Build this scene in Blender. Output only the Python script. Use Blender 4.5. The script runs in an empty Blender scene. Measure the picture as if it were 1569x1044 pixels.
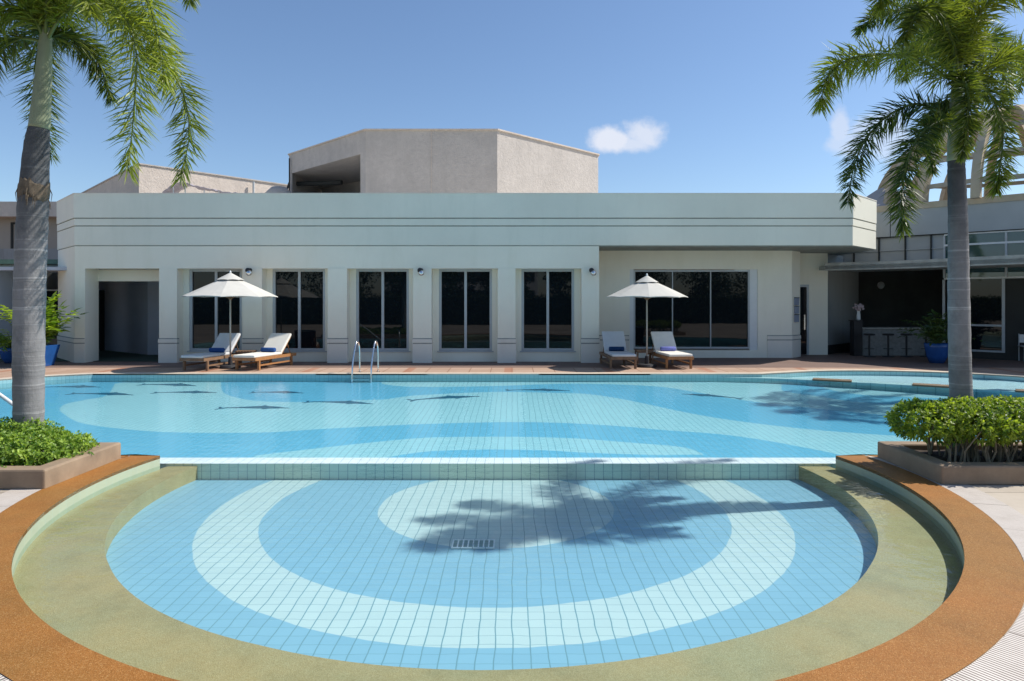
import bpy, bmesh, math, random
import numpy as np
from mathutils import Vector, Matrix
from mathutils.geometry import tessellate_polygon

rnd = random.Random(7)
SC = bpy.context.scene
COL = SC.collection
F, CX, HY, EYE = 1025.0, 784.5, 462.0, 1.8
PI = math.pi

def at(px, py, Y):                      # photo direction at a chosen true depth
    return Vector(((px-CX)*Y/F, Y, EYE-(py-HY)*Y/F))

# ------------------------------------------------------------------ camera
cam = bpy.data.cameras.new('camera'); camo = bpy.data.objects.new('camera', cam)
COL.objects.link(camo); SC.camera = camo
camo.location = (0, 0, EYE); camo.rotation_euler = (math.radians(90), 0, 0)
cam.sensor_width = 36; cam.lens = F/1569*36; cam.shift_y = -(522-HY)/1569
cam.clip_end = 2000

# ------------------------------------------------------------------ light
a_, b_ = .86, .17
SV = Vector((a_, b_, 1)).normalized()
sun = bpy.data.lights.new('sun', 'SUN'); suno = bpy.data.objects.new('sun', sun); COL.objects.link(suno)
sun.energy = 5.0; sun.angle = math.radians(.55); sun.color = (1, .955, .88)
suno.rotation_euler = SV.to_track_quat('Z', 'Y').to_euler()
W = bpy.data.worlds.new('World'); SC.world = W; W.use_nodes = True
nt = W.node_tree; nt.nodes.clear(); L = nt.links
def wn(t): return nt.nodes.new(t)
sky = wn('ShaderNodeTexSky'); sky.sky_type = 'NISHITA'; sky.sun_disc = False
sky.sun_elevation = math.asin(SV.z); sky.sun_rotation = math.atan2(SV.x, SV.y)
sky.air_density = 1.0; sky.dust_density = .5; sky.ozone_density = 4.6; sky.altitude = 0
bg = wn('ShaderNodeBackground'); bg.inputs[1].default_value = .128; L.new(sky.outputs[0], bg.inputs[0])
bgc = wn('ShaderNodeBackground'); bgc.inputs[0].default_value = (.78, .83, .95, 1); bgc.inputs[1].default_value = .86
mixw = wn('ShaderNodeMixShader'); outw = wn('ShaderNodeOutputWorld')
tc = wn('ShaderNodeTexCoord'); sp = wn('ShaderNodeSeparateXYZ'); L.new(tc.outputs['Generated'], sp.inputs[0])
def wm(op, a, b=None, c=None):
    n = wn('ShaderNodeMath'); n.operation = op
    for i, v in enumerate((a, b, c)):
        if v is None: continue
        if isinstance(v, (int, float)): n.inputs[i].default_value = v
        else: L.new(v, n.inputs[i])
    return n.outputs[0]
ym = wm('MAXIMUM', sp.outputs[1], .02)
u = wm('DIVIDE', sp.outputs[0], ym); v = wm('DIVIDE', sp.outputs[2], ym)
uv = wn('ShaderNodeCombineXYZ'); L.new(u, uv.inputs[0]); L.new(v, uv.inputs[1])
nz = wn('ShaderNodeTexNoise'); nz.inputs['Scale'].default_value = 22; nz.inputs['Detail'].default_value = 6; nz.inputs['Roughness'].default_value = .62
L.new(uv.outputs[0], nz.inputs['Vector'])
tot = None
for (cx, cy, aa, bb, dens) in ((.150, .240, .040, .021, 1.0), (.198, .250, .038, .022, .85), (.168, .236, .05, .014, .8), (.49, .262, .016, .03, .6), (.50, .235, .03, .022, .5), (.55, .25, .05, .04, .5)):
    du = wm('POWER', wm('DIVIDE', wm('SUBTRACT', u, cx), aa), 2.0)
    dv = wm('POWER', wm('DIVIDE', wm('SUBTRACT', v, cy), bb), 2.0)
    d = wm('ADD', wm('SQRT', wm('ADD', du, dv)), wm('MULTIPLY', wm('SUBTRACT', nz.outputs[0], .5), 1.7))
    mr = wn('ShaderNodeMapRange'); mr.interpolation_type = 'SMOOTHSTEP'; L.new(d, mr.inputs[0])
    mr.inputs[1].default_value = 1.25; mr.inputs[2].default_value = .45; mr.inputs[3].default_value = 0; mr.inputs[4].default_value = dens
    tot = mr.outputs[0] if tot is None else wm('MAXIMUM', tot, mr.outputs[0])
L.new(tot, mixw.inputs[0]); L.new(bg.outputs[0], mixw.inputs[1]); L.new(bgc.outputs[0], mixw.inputs[2]); L.new(mixw.outputs[0], outw.inputs[0])
SC.view_settings.view_transform = 'Standard'; SC.view_settings.look = 'None'
SC.view_settings.exposure = .21; SC.view_settings.gamma = 1

# ------------------------------------------------------------------ materials
class NM:
    def __init__(s, name):
        s.m = bpy.data.materials.new(name); s.m.use_nodes = True; s.t = s.m.node_tree
        s.b = s.t.nodes['Principled BSDF']; s.out = s.t.nodes['Material Output']; s._tc = None
    def n(s, t): return s.t.nodes.new(t)
    def l(s, a, b): s.t.links.new(a, b)
    def set(s, i, v):
        if isinstance(v, (int, float, tuple)): i.default_value = v
        else: s.l(v, i)
    def co(s):
        if not s._tc:
            s._tc = s.n('ShaderNodeTexCoord')
            s.sx = s.n('ShaderNodeSeparateXYZ'); s.l(s._tc.outputs['Object'], s.sx.inputs[0])
        return s._tc.outputs['Object']
    def M(s, op, a, b=None, c=None):
        n = s.n('ShaderNodeMath'); n.operation = op
        for i, v in enumerate((a, b, c)):
            if v is not None: s.set(n.inputs[i], v)
        return n.outputs[0]
    def mapr(s, v, a, b, c=0., d=1.):
        n = s.n('ShaderNodeMapRange'); s.set(n.inputs[0], v)
        for i, x in enumerate((a, b, c, d)): n.inputs[i+1].default_value = x
        return n.outputs[0]
    def noise(s, scale, detail=4, rough=.55, vec=None, stretch=None):
        n = s.n('ShaderNodeTexNoise'); n.inputs['Scale'].default_value = scale
        n.inputs['Detail'].default_value = detail; n.inputs['Roughness'].default_value = rough
        vec = vec or s.co()
        if stretch:
            m = s.n('ShaderNodeMapping'); m.inputs['Scale'].default_value = stretch; s.l(vec, m.inputs[0]); vec = m.outputs[0]
        s.l(vec, n.inputs['Vector']); return n.outputs[0]
    def mix(s, f, a, b, mode='MIX'):
        n = s.n('ShaderNodeMix'); n.data_type = 'RGBA'; n.blend_type = mode
        s.set(n.inputs[0], f)
        for i, x in ((6, a), (7, b)):
            if isinstance(x, tuple) and len(x) == 3: x = x+(1,)
            s.set(n.inputs[i], x)
        return n.outputs[2]
    def comb(s, x, y, z=0.):
        n = s.n('ShaderNodeCombineXYZ')
        for i, v in enumerate((x, y, z)): s.set(n.inputs[i], v)
        return n.outputs[0]
    def bump(s, h, strength=.3, dist=.01):
        n = s.n('ShaderNodeBump'); n.inputs['Strength'].default_value = strength; n.inputs['Distance'].default_value = dist
        s.l(h, n.inputs['Height']); s.l(n.outputs[0], s.b.inputs['Normal']); return n
    def base(s, c, rough=.6, spec=.5, metal=0.):
        if isinstance(c, tuple) and len(c) == 3: c = c+(1,)
        s.set(s.b.inputs['Base Color'], c); s.set(s.b.inputs['Roughness'], rough)
        s.b.inputs['Specular IOR Level'].default_value = spec; s.b.inputs['Metallic'].default_value = metal
        return s

def sc3(c, k): return tuple(x*k for x in c)
def simple(name, c, rough=.6, var=.15, scale=6., bump=0., bscale=60., spec=.4, metal=0., stretch=None):
    m = NM(name); nn = m.noise(scale, 5, .6, stretch=stretch)
    col = m.mix(m.mapr(nn, .3, .7), sc3(c, 1-var), sc3(c, 1+var))
    m.base(col, rough, spec, metal)
    if bump: m.bump(m.noise(bscale, 4), bump, .004)
    return m.m

MT = {}
def plaster(name, c, stain=(.5, .5, .45), amt=.35):
    m = NM(name)
    n1 = m.noise(.35, 4, .6); n2 = m.noise(1.1, 6, .65, stretch=(2.2, 2.2, .35)); n3 = m.noise(14, 5, .6)
    col = m.mix(m.mapr(n1, .3, .7), sc3(c, .93), sc3(c, 1.05))
    col = m.mix(m.mapr(n2, .52, .8, 0, amt), col, tuple(a*b for a, b in zip(c, stain)))
    col = m.mix(m.mapr(n3, .3, .7, 0, .10), col, sc3(c, .85))
    m.base(col, .75, .25); m.bump(m.noise(55, 5), .25, .004)
    return m.m
MT['wall'] = plaster('painted_plaster', (.87, .82, .68), (.86, .86, .80), .45)
MT['fascia'] = plaster('parapet_paint', (.80, .775, .655), (.84, .86, .83), .45)
MT['plinth'] = plaster('plinth_paint', (.78, .73, .63), (.78, .74, .70), .5)
MT['white'] = simple('white_paint', (.72, .73, .71), .5, .04, 3)
def concrete(name, c):
    m = NM(name)
    n1 = m.noise(.8, 6, .7); n2 = m.noise(5, 8, .75); n3 = m.noise(28, 4, .7); n4 = m.noise(1.3, 5, .6, stretch=(3, 3, .4))
    col = m.mix(m.mapr(n1, .3, .7), sc3(c, .86), sc3(c, 1.08))
    col = m.mix(m.mapr(n2, .42, .66, 0, .55), col, sc3(c, .78))
    col = m.mix(m.mapr(n4, .5, .78, 0, .35), col, sc3(c, .68))
    col = m.mix(m.mapr(n3, .45, .7, 0, .3), col, sc3(c, .72))
    m.base(col, .9, .2); m.bump(m.M('ADD', m.noise(9, 6, .7), m.M('MULTIPLY', n3, .5)), .7, .04)
    return m.m
MT['roughcast'] = concrete('roughcast_render', (.55, .50, .455))
MT['roughcast_light'] = concrete('roughcast_beige', (.66, .57, .49))
MT['alu'] = simple('window_aluminium', (.44, .46, .46), .45, .05, 4, spec=.5)
MT['steel'] = simple('stainless_steel', (.75, .75, .74), .18, .03, 4, metal=1.)
MT['black'] = simple('black_metal', (.02, .02, .022), .45, .1, 4)
MT['dark'] = simple('dark_wall_paint', (.035, .036, .033), .8, .15, 1.5)
MT['darkin'] = simple('corridor_paint', (.50, .53, .58), .8, .05, 1.5)
MT['carpet'] = simple('dark_green_carpet', (.05, .08, .06), .95, .15, 20)
MT['bluepot'] = simple('blue_glazed_pot', (.02, .09, .30), .25, .12, 5, spec=.6)
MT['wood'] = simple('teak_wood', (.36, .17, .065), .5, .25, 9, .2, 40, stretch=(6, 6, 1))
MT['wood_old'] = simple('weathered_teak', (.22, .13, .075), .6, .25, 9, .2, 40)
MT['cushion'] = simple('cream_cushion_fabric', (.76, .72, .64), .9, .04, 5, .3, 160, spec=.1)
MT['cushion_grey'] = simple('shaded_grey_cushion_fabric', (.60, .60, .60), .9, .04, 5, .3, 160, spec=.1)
MT['canvas'] = simple('white_canvas', (.53, .515, .47), .85, .05, 4, .2, 120, spec=.1)
MT['towel'] = simple('blue_towel', (.03, .08, .24), .95, .15, 30, .5, 200, spec=.05)
MT['towel_navy'] = simple('navy_towel', (.02, .05, .12), .95, .15, 30, .5, 200, spec=.05)
MT['towel_pale'] = simple('periwinkle_towel', (.16, .18, .45), .95, .12, 30, .5, 200, spec=.05)
MT['stone'] = simple('brown_planter_stone', (.285, .205, .135), .75, .26, 2.5, .35, 70)
MT['soil'] = simple('dark_soil', (.04, .028, .02), .95, .3, 20, .8, 40)
MT['sage_panel'] = simple('grey_cladding', (.36, .38, .38), .6, .07, 1.2)
MT['beam'] = simple('cream_dome_beam', (.42, .35, .25), .7, .12, 3)
MT['counter'] = simple('grey_counter_stone', (.24, .24, .225), .55, .2, 12)
MT['brownpad'] = simple('brown_stone_pad', (.17, .115, .065), .7, .15, 14)
MT['pink'] = simple('pale_pink_petals', (.55, .42, .42), .8, .2, 20)
MT['bark_far'] = simple('tree_bark', (.10, .075, .05), .9, .2, 8)
MT['netting'] = simple('grey_purple_netting', (.30, .27, .30), .9, .2, 12)

def mat_glass(name, c, spec=.55):
    m = NM(name); m.base(c, .015, spec)
    m.b.inputs['IOR'].default_value = 1.5
    m.bump(m.noise(.9, 2), .03, .02)
    return m.m
MT['glass'] = mat_glass('dark_window_glass', (.006, .009, .012), .36)
MT['glass_green'] = mat_glass('green_tinted_glass', (.035, .075, .08), .8)

def tile_mat(name, mode, light=(.57, .66, .63), blue=(.27, .47, .57), wall=None, t=.1085, gw=.006, grout=(.15, .29, .33)):
    m = NM(name); m.co()
    x, y, z = m.sx.outputs[0], m.sx.outputs[1], m.sx.outputs[2]
    if wall:                              # vertical tile: along-wall coordinate and height
        uu = x if wall == 'x' else m.M('ADD', x, y); vv = z
        wob = None
    else:
        w1 = m.noise(2.1, 2, .5); w2 = m.noise(2.6, 2, .5, stretch=(1.3, .8, 1))
        w3 = m.noise(8.5, 2, .5); w4 = m.noise(9.5, 2, .5, stretch=(.7, 1.4, 1))
        uu = m.M('ADD', x, m.M('ADD', m.M('MULTIPLY', m.M('SUBTRACT', w1, .5), .036), m.M('MULTIPLY', m.M('SUBTRACT', w3, .5), .008)))
        vv = m.M('ADD', y, m.M('ADD', m.M('MULTIPLY', m.M('SUBTRACT', w2, .5), .036), m.M('MULTIPLY', m.M('SUBTRACT', w4, .5), .012)))
    us = m.M('DIVIDE', m.M('ADD', uu, .323+t*40), t); vs = m.M('DIVIDE', m.M('ADD', vv, t*40), t)
    fu = m.M('FRACT', us); fv = m.M('FRACT', vs)
    eu = m.M('MULTIPLY', m.M('MINIMUM', fu, m.M('SUBTRACT', 1., fu)), t)
    ev = m.M('MULTIPLY', m.M('MINIMUM', fv, m.M('SUBTRACT', 1., fv)), t)
    gu = m.mapr(eu, gw*.35, gw*.85, 1, 0); gv = m.mapr(ev, gw*.25, gw*.6, .75, 0)
    g = m.M('MAXIMUM', gu, gv)
    wn_ = m.n('ShaderNodeTexWhiteNoise'); wn_.noise_dimensions = '3D'
    m.l(m.comb(m.M('FLOOR', us), m.M('FLOOR', vs)), wn_.inputs['Vector'])
    cell = wn_.outputs['Value']
    if mode == 'kid':
        dx = m.M('ADD', uu, .158); dy = m.M('SUBTRACT', vv, 6.93)
        r = m.M('SQRT', m.M('ADD', m.M('MULTIPLY', dx, dx), m.M('MULTIPLY', dy, dy)))
        ring = m.M('MULTIPLY', m.mapr(r, 2.306, 2.314), m.mapr(r, 2.846, 2.854, 1, 0))
        f = m.M('MAXIMUM', m.mapr(r, 1.203, 1.211, 1, 0), ring)
        col = m.mix(f, blue, light)
    elif mode == 'main':
        at_ = m.n('ShaderNodeAttribute'); at_.attribute_name = 'band'
        col = m.mix(m.mapr(at_.outputs['Fac'], -.012, .012), light, blue)
    else:
        col = light
    big = m.noise(.9, 5, .6)
    if isinstance(col, tuple): col = m.mix(0., col, col)
    col = m.mix(m.mapr(cell, 0, 1, 0, .32), col, m.mix(1., col, (.80, .84, .86), 'MULTIPLY'))
    col = m.mix(m.mapr(big, .35, .7, 0, .20), col, m.mix(1., col, (.82, .92, .94), 'MULTIPLY'))
    col = m.mix(g, col, grout)
    m.base(col, .35, .3)
    return m.m
MT['kid_tile'] = tile_mat('kid_pool_floor_tile', 'kid')
MT['main_tile'] = tile_mat('main_pool_floor_tile', 'main', light=(.42, .69, .72), blue=(.16, .50, .68), gw=.008, grout=(.17, .36, .42))
MT['weir_tile'] = tile_mat('weir_tile', 'plain', light=(.66, .76, .64), wall='x', gw=.005)
MT['weir_top'] = tile_mat('weir_top_tile', 'plain', light=(.92, .89, .87), gw=.0035)
MT['rim_tile'] = tile_mat('rim_wall_tile', 'plain', light=(.38, .43, .32), wall='xy', gw=.0025, grout=(.35,.45,.38))
MT['wall_tile'] = tile_mat('pool_wall_tile', 'plain', light=(.32, .52, .52), wall='xy', gw=.006, grout=(.16, .32, .34))
MT['shallow_tile'] = tile_mat('shallow_pool_tile', 'plain', light=(.62, .78, .80), gw=.006)

def aggregate(name, c1, c2, c3):
    m = NM(name); v = m.n('ShaderNodeTexVoronoi'); v.inputs['Scale'].default_value = 210; m.l(m.co(), v.inputs['Vector'])
    hs = m.n('ShaderNodeSeparateColor'); m.l(v.outputs['Color'], hs.inputs[0])
    col = m.mix(m.mapr(hs.outputs[0], .2, .8), c1, c2)
    col = m.mix(m.mapr(hs.outputs[1], .8, .97, 0, .6), col, c3)
    col = m.mix(m.mapr(m.noise(.7, 5, .65), .38, .62, 0, .75), col, m.mix(1., col, (1.25, 1.02, .85), 'MULTIPLY'))
    col = m.mix(m.mapr(m.noise(2.6, 6, .7), .46, .68, 0, .55), col, m.mix(1., col, (.70, .68, .62), 'MULTIPLY'))
    m.base(col, .65, .35); m.bump(v.outputs['Distance'], .35, .004)
    return m.m
MT['orange'] = aggregate('orange_pebble_coping', (.22, .098, .016), (.30, .14, .032), (.45, .28, .11))
MT['bench'] = aggregate('olive_pebble_bench', (.32, .27, .125), (.39, .34, .18), (.48, .43, .26))

def paving():
    m = NM('terrace_paving'); m.co(); x, y = m.sx.outputs[0], m.sx.outputs[1]
    def brick(s, mort, c1, c2, cm, off=.5, row=.5, w=1.):
        b = m.n('ShaderNodeTexBrick'); b.inputs['Scale'].default_value = s; b.inputs['Mortar Size'].default_value = mort
        b.offset = off; b.inputs['Brick Width'].default_value = w; b.inputs['Row Height'].default_value = row
        for i, c in enumerate((c1, c2, cm)): b.inputs[i+1].default_value = c+(1,)
        m.l(m.co(), b.inputs['Vector']); return b.outputs[0]
    near = brick(1., .006, (.56, .49, .40), (.36, .31, .255), (.20, .17, .14), .3, .9, 1.4)
    far = brick(1., .012, (.40, .27, .19), (.46, .32, .24), (.26, .14, .09), 0, .55, .55)
    band = m.M('MULTIPLY', m.mapr(m.M('FRACT', m.M('DIVIDE', m.M('ADD', x, 60), 2.6)), .08, .09, 1, 0), 1.)
    far = m.mix(m.M('MULTIPLY', band, .55), far, (.34, .12, .06))
    far = m.mix(m.mapr(y, 18.14, 18.18), far, (.20, .135, .11))  # pool house shadow on the terrace, painted as a darker paving band
    col = m.mix(m.mapr(y, 13., 13.1), near, far)
    n = m.noise(.7, 6, .65); n2 = m.noise(9, 5, .7)
    col = m.mix(m.mapr(n, .4, .7, 0, .4), col, m.mix(1., col, (.72, .68, .64), 'MULTIPLY'))
    col = m.mix(m.mapr(n2, .45, .7, 0, .3), col, m.mix(1., col, (.78, .76, .74), 'MULTIPLY'))
    m.base(col, .75, .3); m.bump(n2, .2, .006)
    return m.m
MT['paving'] = paving()
def grating():
    m = NM('ribbed_grating'); m.co(); x, y = m.sx.outputs[0], m.sx.outputs[1]
    ang = m.M('ARCTAN2', m.M('ADD', x, .165), m.M('SUBTRACT', y, 6.93))
    fr = m.M('FRACT', m.M('MULTIPLY', m.M('ADD', ang, 7.), 1180/(2*PI)))
    slot = m.mapr(m.M('ABSOLUTE', m.M('SUBTRACT', fr, .5)), .14, .24, 1, 0)
    seg = m.M('FRACT', m.M('MULTIPLY', m.M('ADD', ang, 7.), 40/(2*PI)))
    col = m.mix(slot, (.70, .64, .57), (.16, .12, .10))
    col = m.mix(m.mapr(seg, .008, .014, 1, 0), col, (.2, .17, .14))
    col = m.mix(m.mapr(m.noise(6, 5, .7), .45, .7, 0, .4), col, m.mix(1., col, (.7, .67, .64), 'MULTIPLY'))
    m.base(col, .6, .3); return m.m
MT['grating'] = grating()
MT['coping'] = simple('pale_coping_stone', (.56, .47, .37), .7, .12, 5, .2, 60)
MT['mosaic'] = simple('dark_blue_mosaic', (.015, .10, .17), .4, .35, 14)

def water():
    m = NM('pool_water'); m.t.nodes.remove(m.b)
    tr = m.n('ShaderNodeBsdfTransparent'); tr.inputs[0].default_value = (.86, .955, .985, 1)
    gl = m.n('ShaderNodeBsdfGlossy'); gl.inputs['Roughness'].default_value = .015
    fr = m.n('ShaderNodeFresnel'); fr.inputs['IOR'].default_value = 1.33
    mx = m.n('ShaderNodeMixShader')
    n1 = m.noise(5.5, 3, .5, stretch=(1, 1.3, 1)); n2 = m.noise(17, 2, .5)
    h = m.M('ADD', n1, m.M('MULTIPLY', n2, .22))
    bp = m.n('ShaderNodeBump'); bp.inputs['Strength'].default_value = .38; bp.inputs['Distance'].default_value = .02
    m.l(h, bp.inputs['Height']); m.l(bp.outputs[0], gl.inputs['Normal'])
    m.l(m.M('MULTIPLY', fr.outputs[0], .75), mx.inputs[0])
    m.l(tr.outputs[0], mx.inputs[1]); m.l(gl.outputs[0], mx.inputs[2]); m.l(mx.outputs[0], m.out.inputs[0])
    return m.m
MT['water'] = water()

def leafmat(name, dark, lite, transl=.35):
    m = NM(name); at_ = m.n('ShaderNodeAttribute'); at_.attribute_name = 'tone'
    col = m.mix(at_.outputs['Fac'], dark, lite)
    m.base(col, .45, .45)
    tl = m.n('ShaderNodeBsdfTranslucent'); m.l(m.mix(1., col, (1.3, 1.35, .55), 'MULTIPLY'), tl.inputs[0])
    mx = m.n('ShaderNodeMixShader'); mx.inputs[0].default_value = transl
    m.l(m.b.outputs[0], mx.inputs[1]); m.l(tl.outputs[0], mx.inputs[2]); m.l(mx.outputs[0], m.out.inputs[0])
    return m.m
MT['frond'] = leafmat('palm_leaflets', (.030, .062, .020), (.31, .36, .045), .43)
MT['hedge'] = leafmat('hedge_leaves', (.08, .18, .025), (.46, .60, .10), .42)
MT['hedge2'] = leafmat('limp_hedge_leaves', (.06, .14, .02), (.46, .54, .07), .45)
MT['bigleaf'] = leafmat('broad_leaves', (.05, .15, .015), (.42, .52, .05), .4)
MT['bigleaf_dark'] = leafmat('dark_broad_leaves', (.02, .055, .02), (.10, .15, .03), .3)
MT['treeleaf'] = leafmat('tree_leaves', (.012, .035, .010), (.05, .09, .02), .2)
MT['rachis'] = simple('leaf_stalk', (.12, .17, .05), .5, .15, 8)
def trunkmat(name, base, line, zd=99.):
    m = NM(name); m.co(); z = m.sx.outputs[2]
    w = m.M('ADD', z, m.M('MULTIPLY', m.noise(3, 3), .05))
    n1 = m.noise(16, 4, .7, vec=m.comb(0., 0., w)); n2 = m.noise(1.5, 6, .7); n3 = m.noise(34, 2, .5, vec=m.comb(0., 0., w))
    col = m.mix(m.mapr(n2, .35, .65), sc3(base, .72), sc3(base, 1.12))
    col = m.mix(m.mapr(n1, .55, .62, 0, .75), col, line)
    col = m.mix(m.mapr(n3, .60, .68, 0, .55), col, sc3(base, .5))
    col = m.mix(m.mapr(m.noise(5, 6, .75), .5, .66, 0, .55), col, sc3(base, .55))
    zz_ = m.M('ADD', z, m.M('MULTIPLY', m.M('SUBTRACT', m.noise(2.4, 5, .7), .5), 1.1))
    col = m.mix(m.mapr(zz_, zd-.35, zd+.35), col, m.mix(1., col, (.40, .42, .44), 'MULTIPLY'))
    m.base(col, .85, .2); m.bump(m.M('ADD', n1, m.M('MULTIPLY', m.noise(30, 4, .7, stretch=(1, 1, .35)), .6)), .5, .02)
    return m.m
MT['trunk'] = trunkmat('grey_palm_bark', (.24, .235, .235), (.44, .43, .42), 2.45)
MT['trunk_far'] = trunkmat('grey_palm_bark', (.30, .29, .28), (.44, .42, .40))
MT['shaft'] = simple('green_crownshaft', (.24, .27, .17), .5, .2, 3, stretch=(2, 2, .6))
MT['husk'] = simple('dry_leaf_husk', (.13, .10, .07), .9, .3, 10, .6, 50)

# ------------------------------------------------------------------ mesh builder
class MB:
    def __init__(s): s.v = []; s.f = []; s.mi = []; s.k = 0; s.tone = []
    def add(s, vs, fs):
        o = len(s.v); s.v += [tuple(p) for p in vs]
        for f in fs: s.f.append(tuple(i+o for i in f)); s.mi.append(s.k)
        return s
    def box(s, x0, x1, y0, y1, z0, z1):
        return s.prism([(x0, y0), (x1, y0), (x1, y1), (x0, y1)], z0, z1)
    def obox(s, c, ex, ey, ez):          # oriented box: centre + three half vectors
        c, ex, ey, ez = map(Vector, (c, ex, ey, ez)); vs = []
        for k in (-1, 1):
            for (i, j) in ((-1, -1), (1, -1), (1, 1), (-1, 1)): vs.append(c+ex*i+ey*j+ez*k)
        return s.add(vs, [(3, 2, 1, 0), (4, 5, 6, 7), (0, 1, 5, 4), (1, 2, 6, 5), (2, 3, 7, 6), (3, 0, 4, 7)])
    def prism(s, pts, z0, z1, cap=True):
        n = len(pts); vs = [(p[0], p[1], z0) for p in pts]+[(p[0], p[1], z1) for p in pts]
        ar = sum(pts[i][0]*pts[(i+1) % n][1]-pts[(i+1) % n][0]*pts[i][1] for i in range(n))
        fs = [(i, (i+1) % n, (i+1) % n+n, i+n) for i in range(n)]
        if cap: fs += [tuple(range(n-1, -1, -1)), tuple(range(n, 2*n))]
        if ar < 0: fs = [tuple(reversed(f)) for f in fs]
        return s.add(vs, fs)
    def tube(s, pts, r, n=10, cap=True):
        pts = [Vector(p) for p in pts]; rs = r if isinstance(r, (list, tuple)) else [r]*len(pts)
        vs = []; up = None
        for i, p in enumerate(pts):
            t = (pts[min(i+1, len(pts)-1)]-pts[max(i-1, 0)]).normalized()
            if up is None: up = t.orthogonal().normalized()
            up = (up-t*up.dot(t)).normalized(); sd = t.cross(up)
            for k in range(n):
                a = 2*PI*k/n; vs.append(p+(up*math.cos(a)+sd*math.sin(a))*rs[i])
        fs = []
        for i in range(len(pts)-1):
            for k in range(n):
                fs.append((i*n+k, i*n+(k+1) % n, (i+1)*n+(k+1) % n, (i+1)*n+k))
        if cap: fs += [tuple(range(n-1, -1, -1)), tuple(range((len(pts)-1)*n, len(pts)*n))]
        return s.add(vs, fs)
    def lathe(s, prof, n=20, c=(0, 0, 0)):
        vs = []; fs = []
        for (r, z) in prof:
            for k in range(n):
                a = 2*PI*k/n; vs.append((c[0]+r*math.cos(a), c[1]+r*math.sin(a), c[2]+z))
        for i in range(len(prof)-1):
            for k in range(n): fs.append((i*n+k, i*n+(k+1) % n, (i+1)*n+(k+1) % n, (i+1)*n+k))
        fs += [tuple(range(n-1, -1, -1)), tuple(range((len(prof)-1)*n, len(prof)*n))]
        return s.add(vs, fs)
    def sphere(s, c, r, n=14, sq=(1, 1, 1)):
        prof = [(math.sin(PI*i/(n//2+1)), -math.cos(PI*i/(n//2+1))) for i in range(1, n//2+1)]
        vs = []; fs = []
        for (q, z) in prof:
            for k in range(n): vs.append((c[0]+r*sq[0]*q*math.cos(2*PI*k/n), c[1]+r*sq[1]*q*math.sin(2*PI*k/n), c[2]+r*sq[2]*z))
        for i in range(len(prof)-1):
            for k in range(n): fs.append((i*n+k, i*n+(k+1) % n, (i+1)*n+(k+1) % n, (i+1)*n+k))
        fs += [tuple(range(n-1, -1, -1)), tuple(range((len(prof)-1)*n, len(prof)*n))]
        return s.add(vs, fs)
    def build(s, name, mats, parent=None, smooth=False, bevel=0., loc=None):
        me = bpy.data.meshes.new(name); me.from_pydata(s.v, [], s.f)
        if not isinstance(mats, (list, tuple)): mats = [mats]
        for m in mats: me.materials.append(MT[m] if isinstance(m, str) else m)
        if len(mats) > 1:
            for p, i in zip(me.polygons, s.mi): p.material_index = i
        if s.tone:
            at_ = me.attributes.new('tone', 'FLOAT', 'POINT'); at_.data.foreach_set('value', s.tone)
        if smooth:
            me.polygons.foreach_set('use_smooth', [True]*len(me.polygons))
        me.update()
        o = bpy.data.objects.new(name, me); COL.objects.link(o)
        if parent: o.parent = parent
        if loc: o.location = loc
        if bevel:
            b = o.modifiers.new('bevel', 'BEVEL'); b.width = bevel; b.segments = 2; b.limit_method = 'ANGLE'
        return o
def tag(o, label=None, cat=None, group=None, kind=None):
    if label: o['label'] = label
    if cat: o['category'] = cat
    if group: o['group'] = group
    if kind: o['kind'] = kind
    return o
def thing(name, label, cat, loc=(0, 0, 0), rz=0., group=None):
    o = bpy.data.objects.new(name, None); COL.objects.link(o); o.location = loc; o.rotation_euler = (0, 0, rz)
    o.empty_display_size = .1
    return tag(o, label, cat, group)
def dup(root, loc, rz=None, label=None):
    r = root.copy(); COL.objects.link(r); r.location = loc
    if rz is not None: r.rotation_euler = (0, 0, rz)
    if label: r['label'] = label
    for ch in root.children:
        c = ch.copy(); COL.objects.link(c); c.parent = r
        for g in ch.children:
            d = g.copy(); COL.objects.link(d); d.parent = c
    return r

def catmull(P, n):
    P = [Vector(p) for p in P]; Q = [P[0]*2-P[1]]+P+[P[-1]*2-P[-2]]; out = []
    segs = len(P)-1
    for i in range(n):
        t = i/(n-1)*segs; k = min(int(t), segs-1); t -= k
        p0, p1, p2, p3 = Q[k:k+4]
        out.append(.5*((2*p1)+(p2-p0)*t+(2*p0-5*p1+4*p2-p3)*t*t+(3*p1-p0-3*p2+p3)*t**3))
    return out

# ------------------------------------------------------------------ pool outline and ground
KX, KY, RI, RO, RG = -.165, 6.93, 4.02, 4.36, 4.65
WZ = -.112                                             # water level
YE = 7.78                                             # where the round pool meets the main pool
def circ(R, a0, a1, n):                               # angle from the camera side, positive to the right
    return [(KX+R*math.sin(a0+(a1-a0)*i/n), KY-R*math.cos(a0+(a1-a0)*i/n)) for i in range(n+1)]
aE = PI-math.acos((YE-KY)/RI)
arc = circ(RI, -aE, aE, 96)                           # left end -> front -> right end
xl, xr = arc[0][0], arc[-1][0]
farR = [(4.3, 7.8), (5.2, 7.95), (6.2, 8.5), (8., 9.), (10.4, 9.8), (11.9, 11.5), (12.4, 13.4), (12.55, 15.0), (12.2, 16.05), (11., 16.95), (9.45, 17.38), (8., 17.3), (6.9, 16.9), (6.2, 16.6)]
farL = [(-10.4, 16.6), (-11.2, 16.1), (-11.9, 15.3), (-13., 13.8), (-13.6, 12.), (-13.3, 9.5), (-12.2, 8.2), (-10.5, YE), (-7, YE)]
mainpts = farR+[(4., 16.6), (0., 16.6), (-5., 16.6)]+farL
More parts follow.
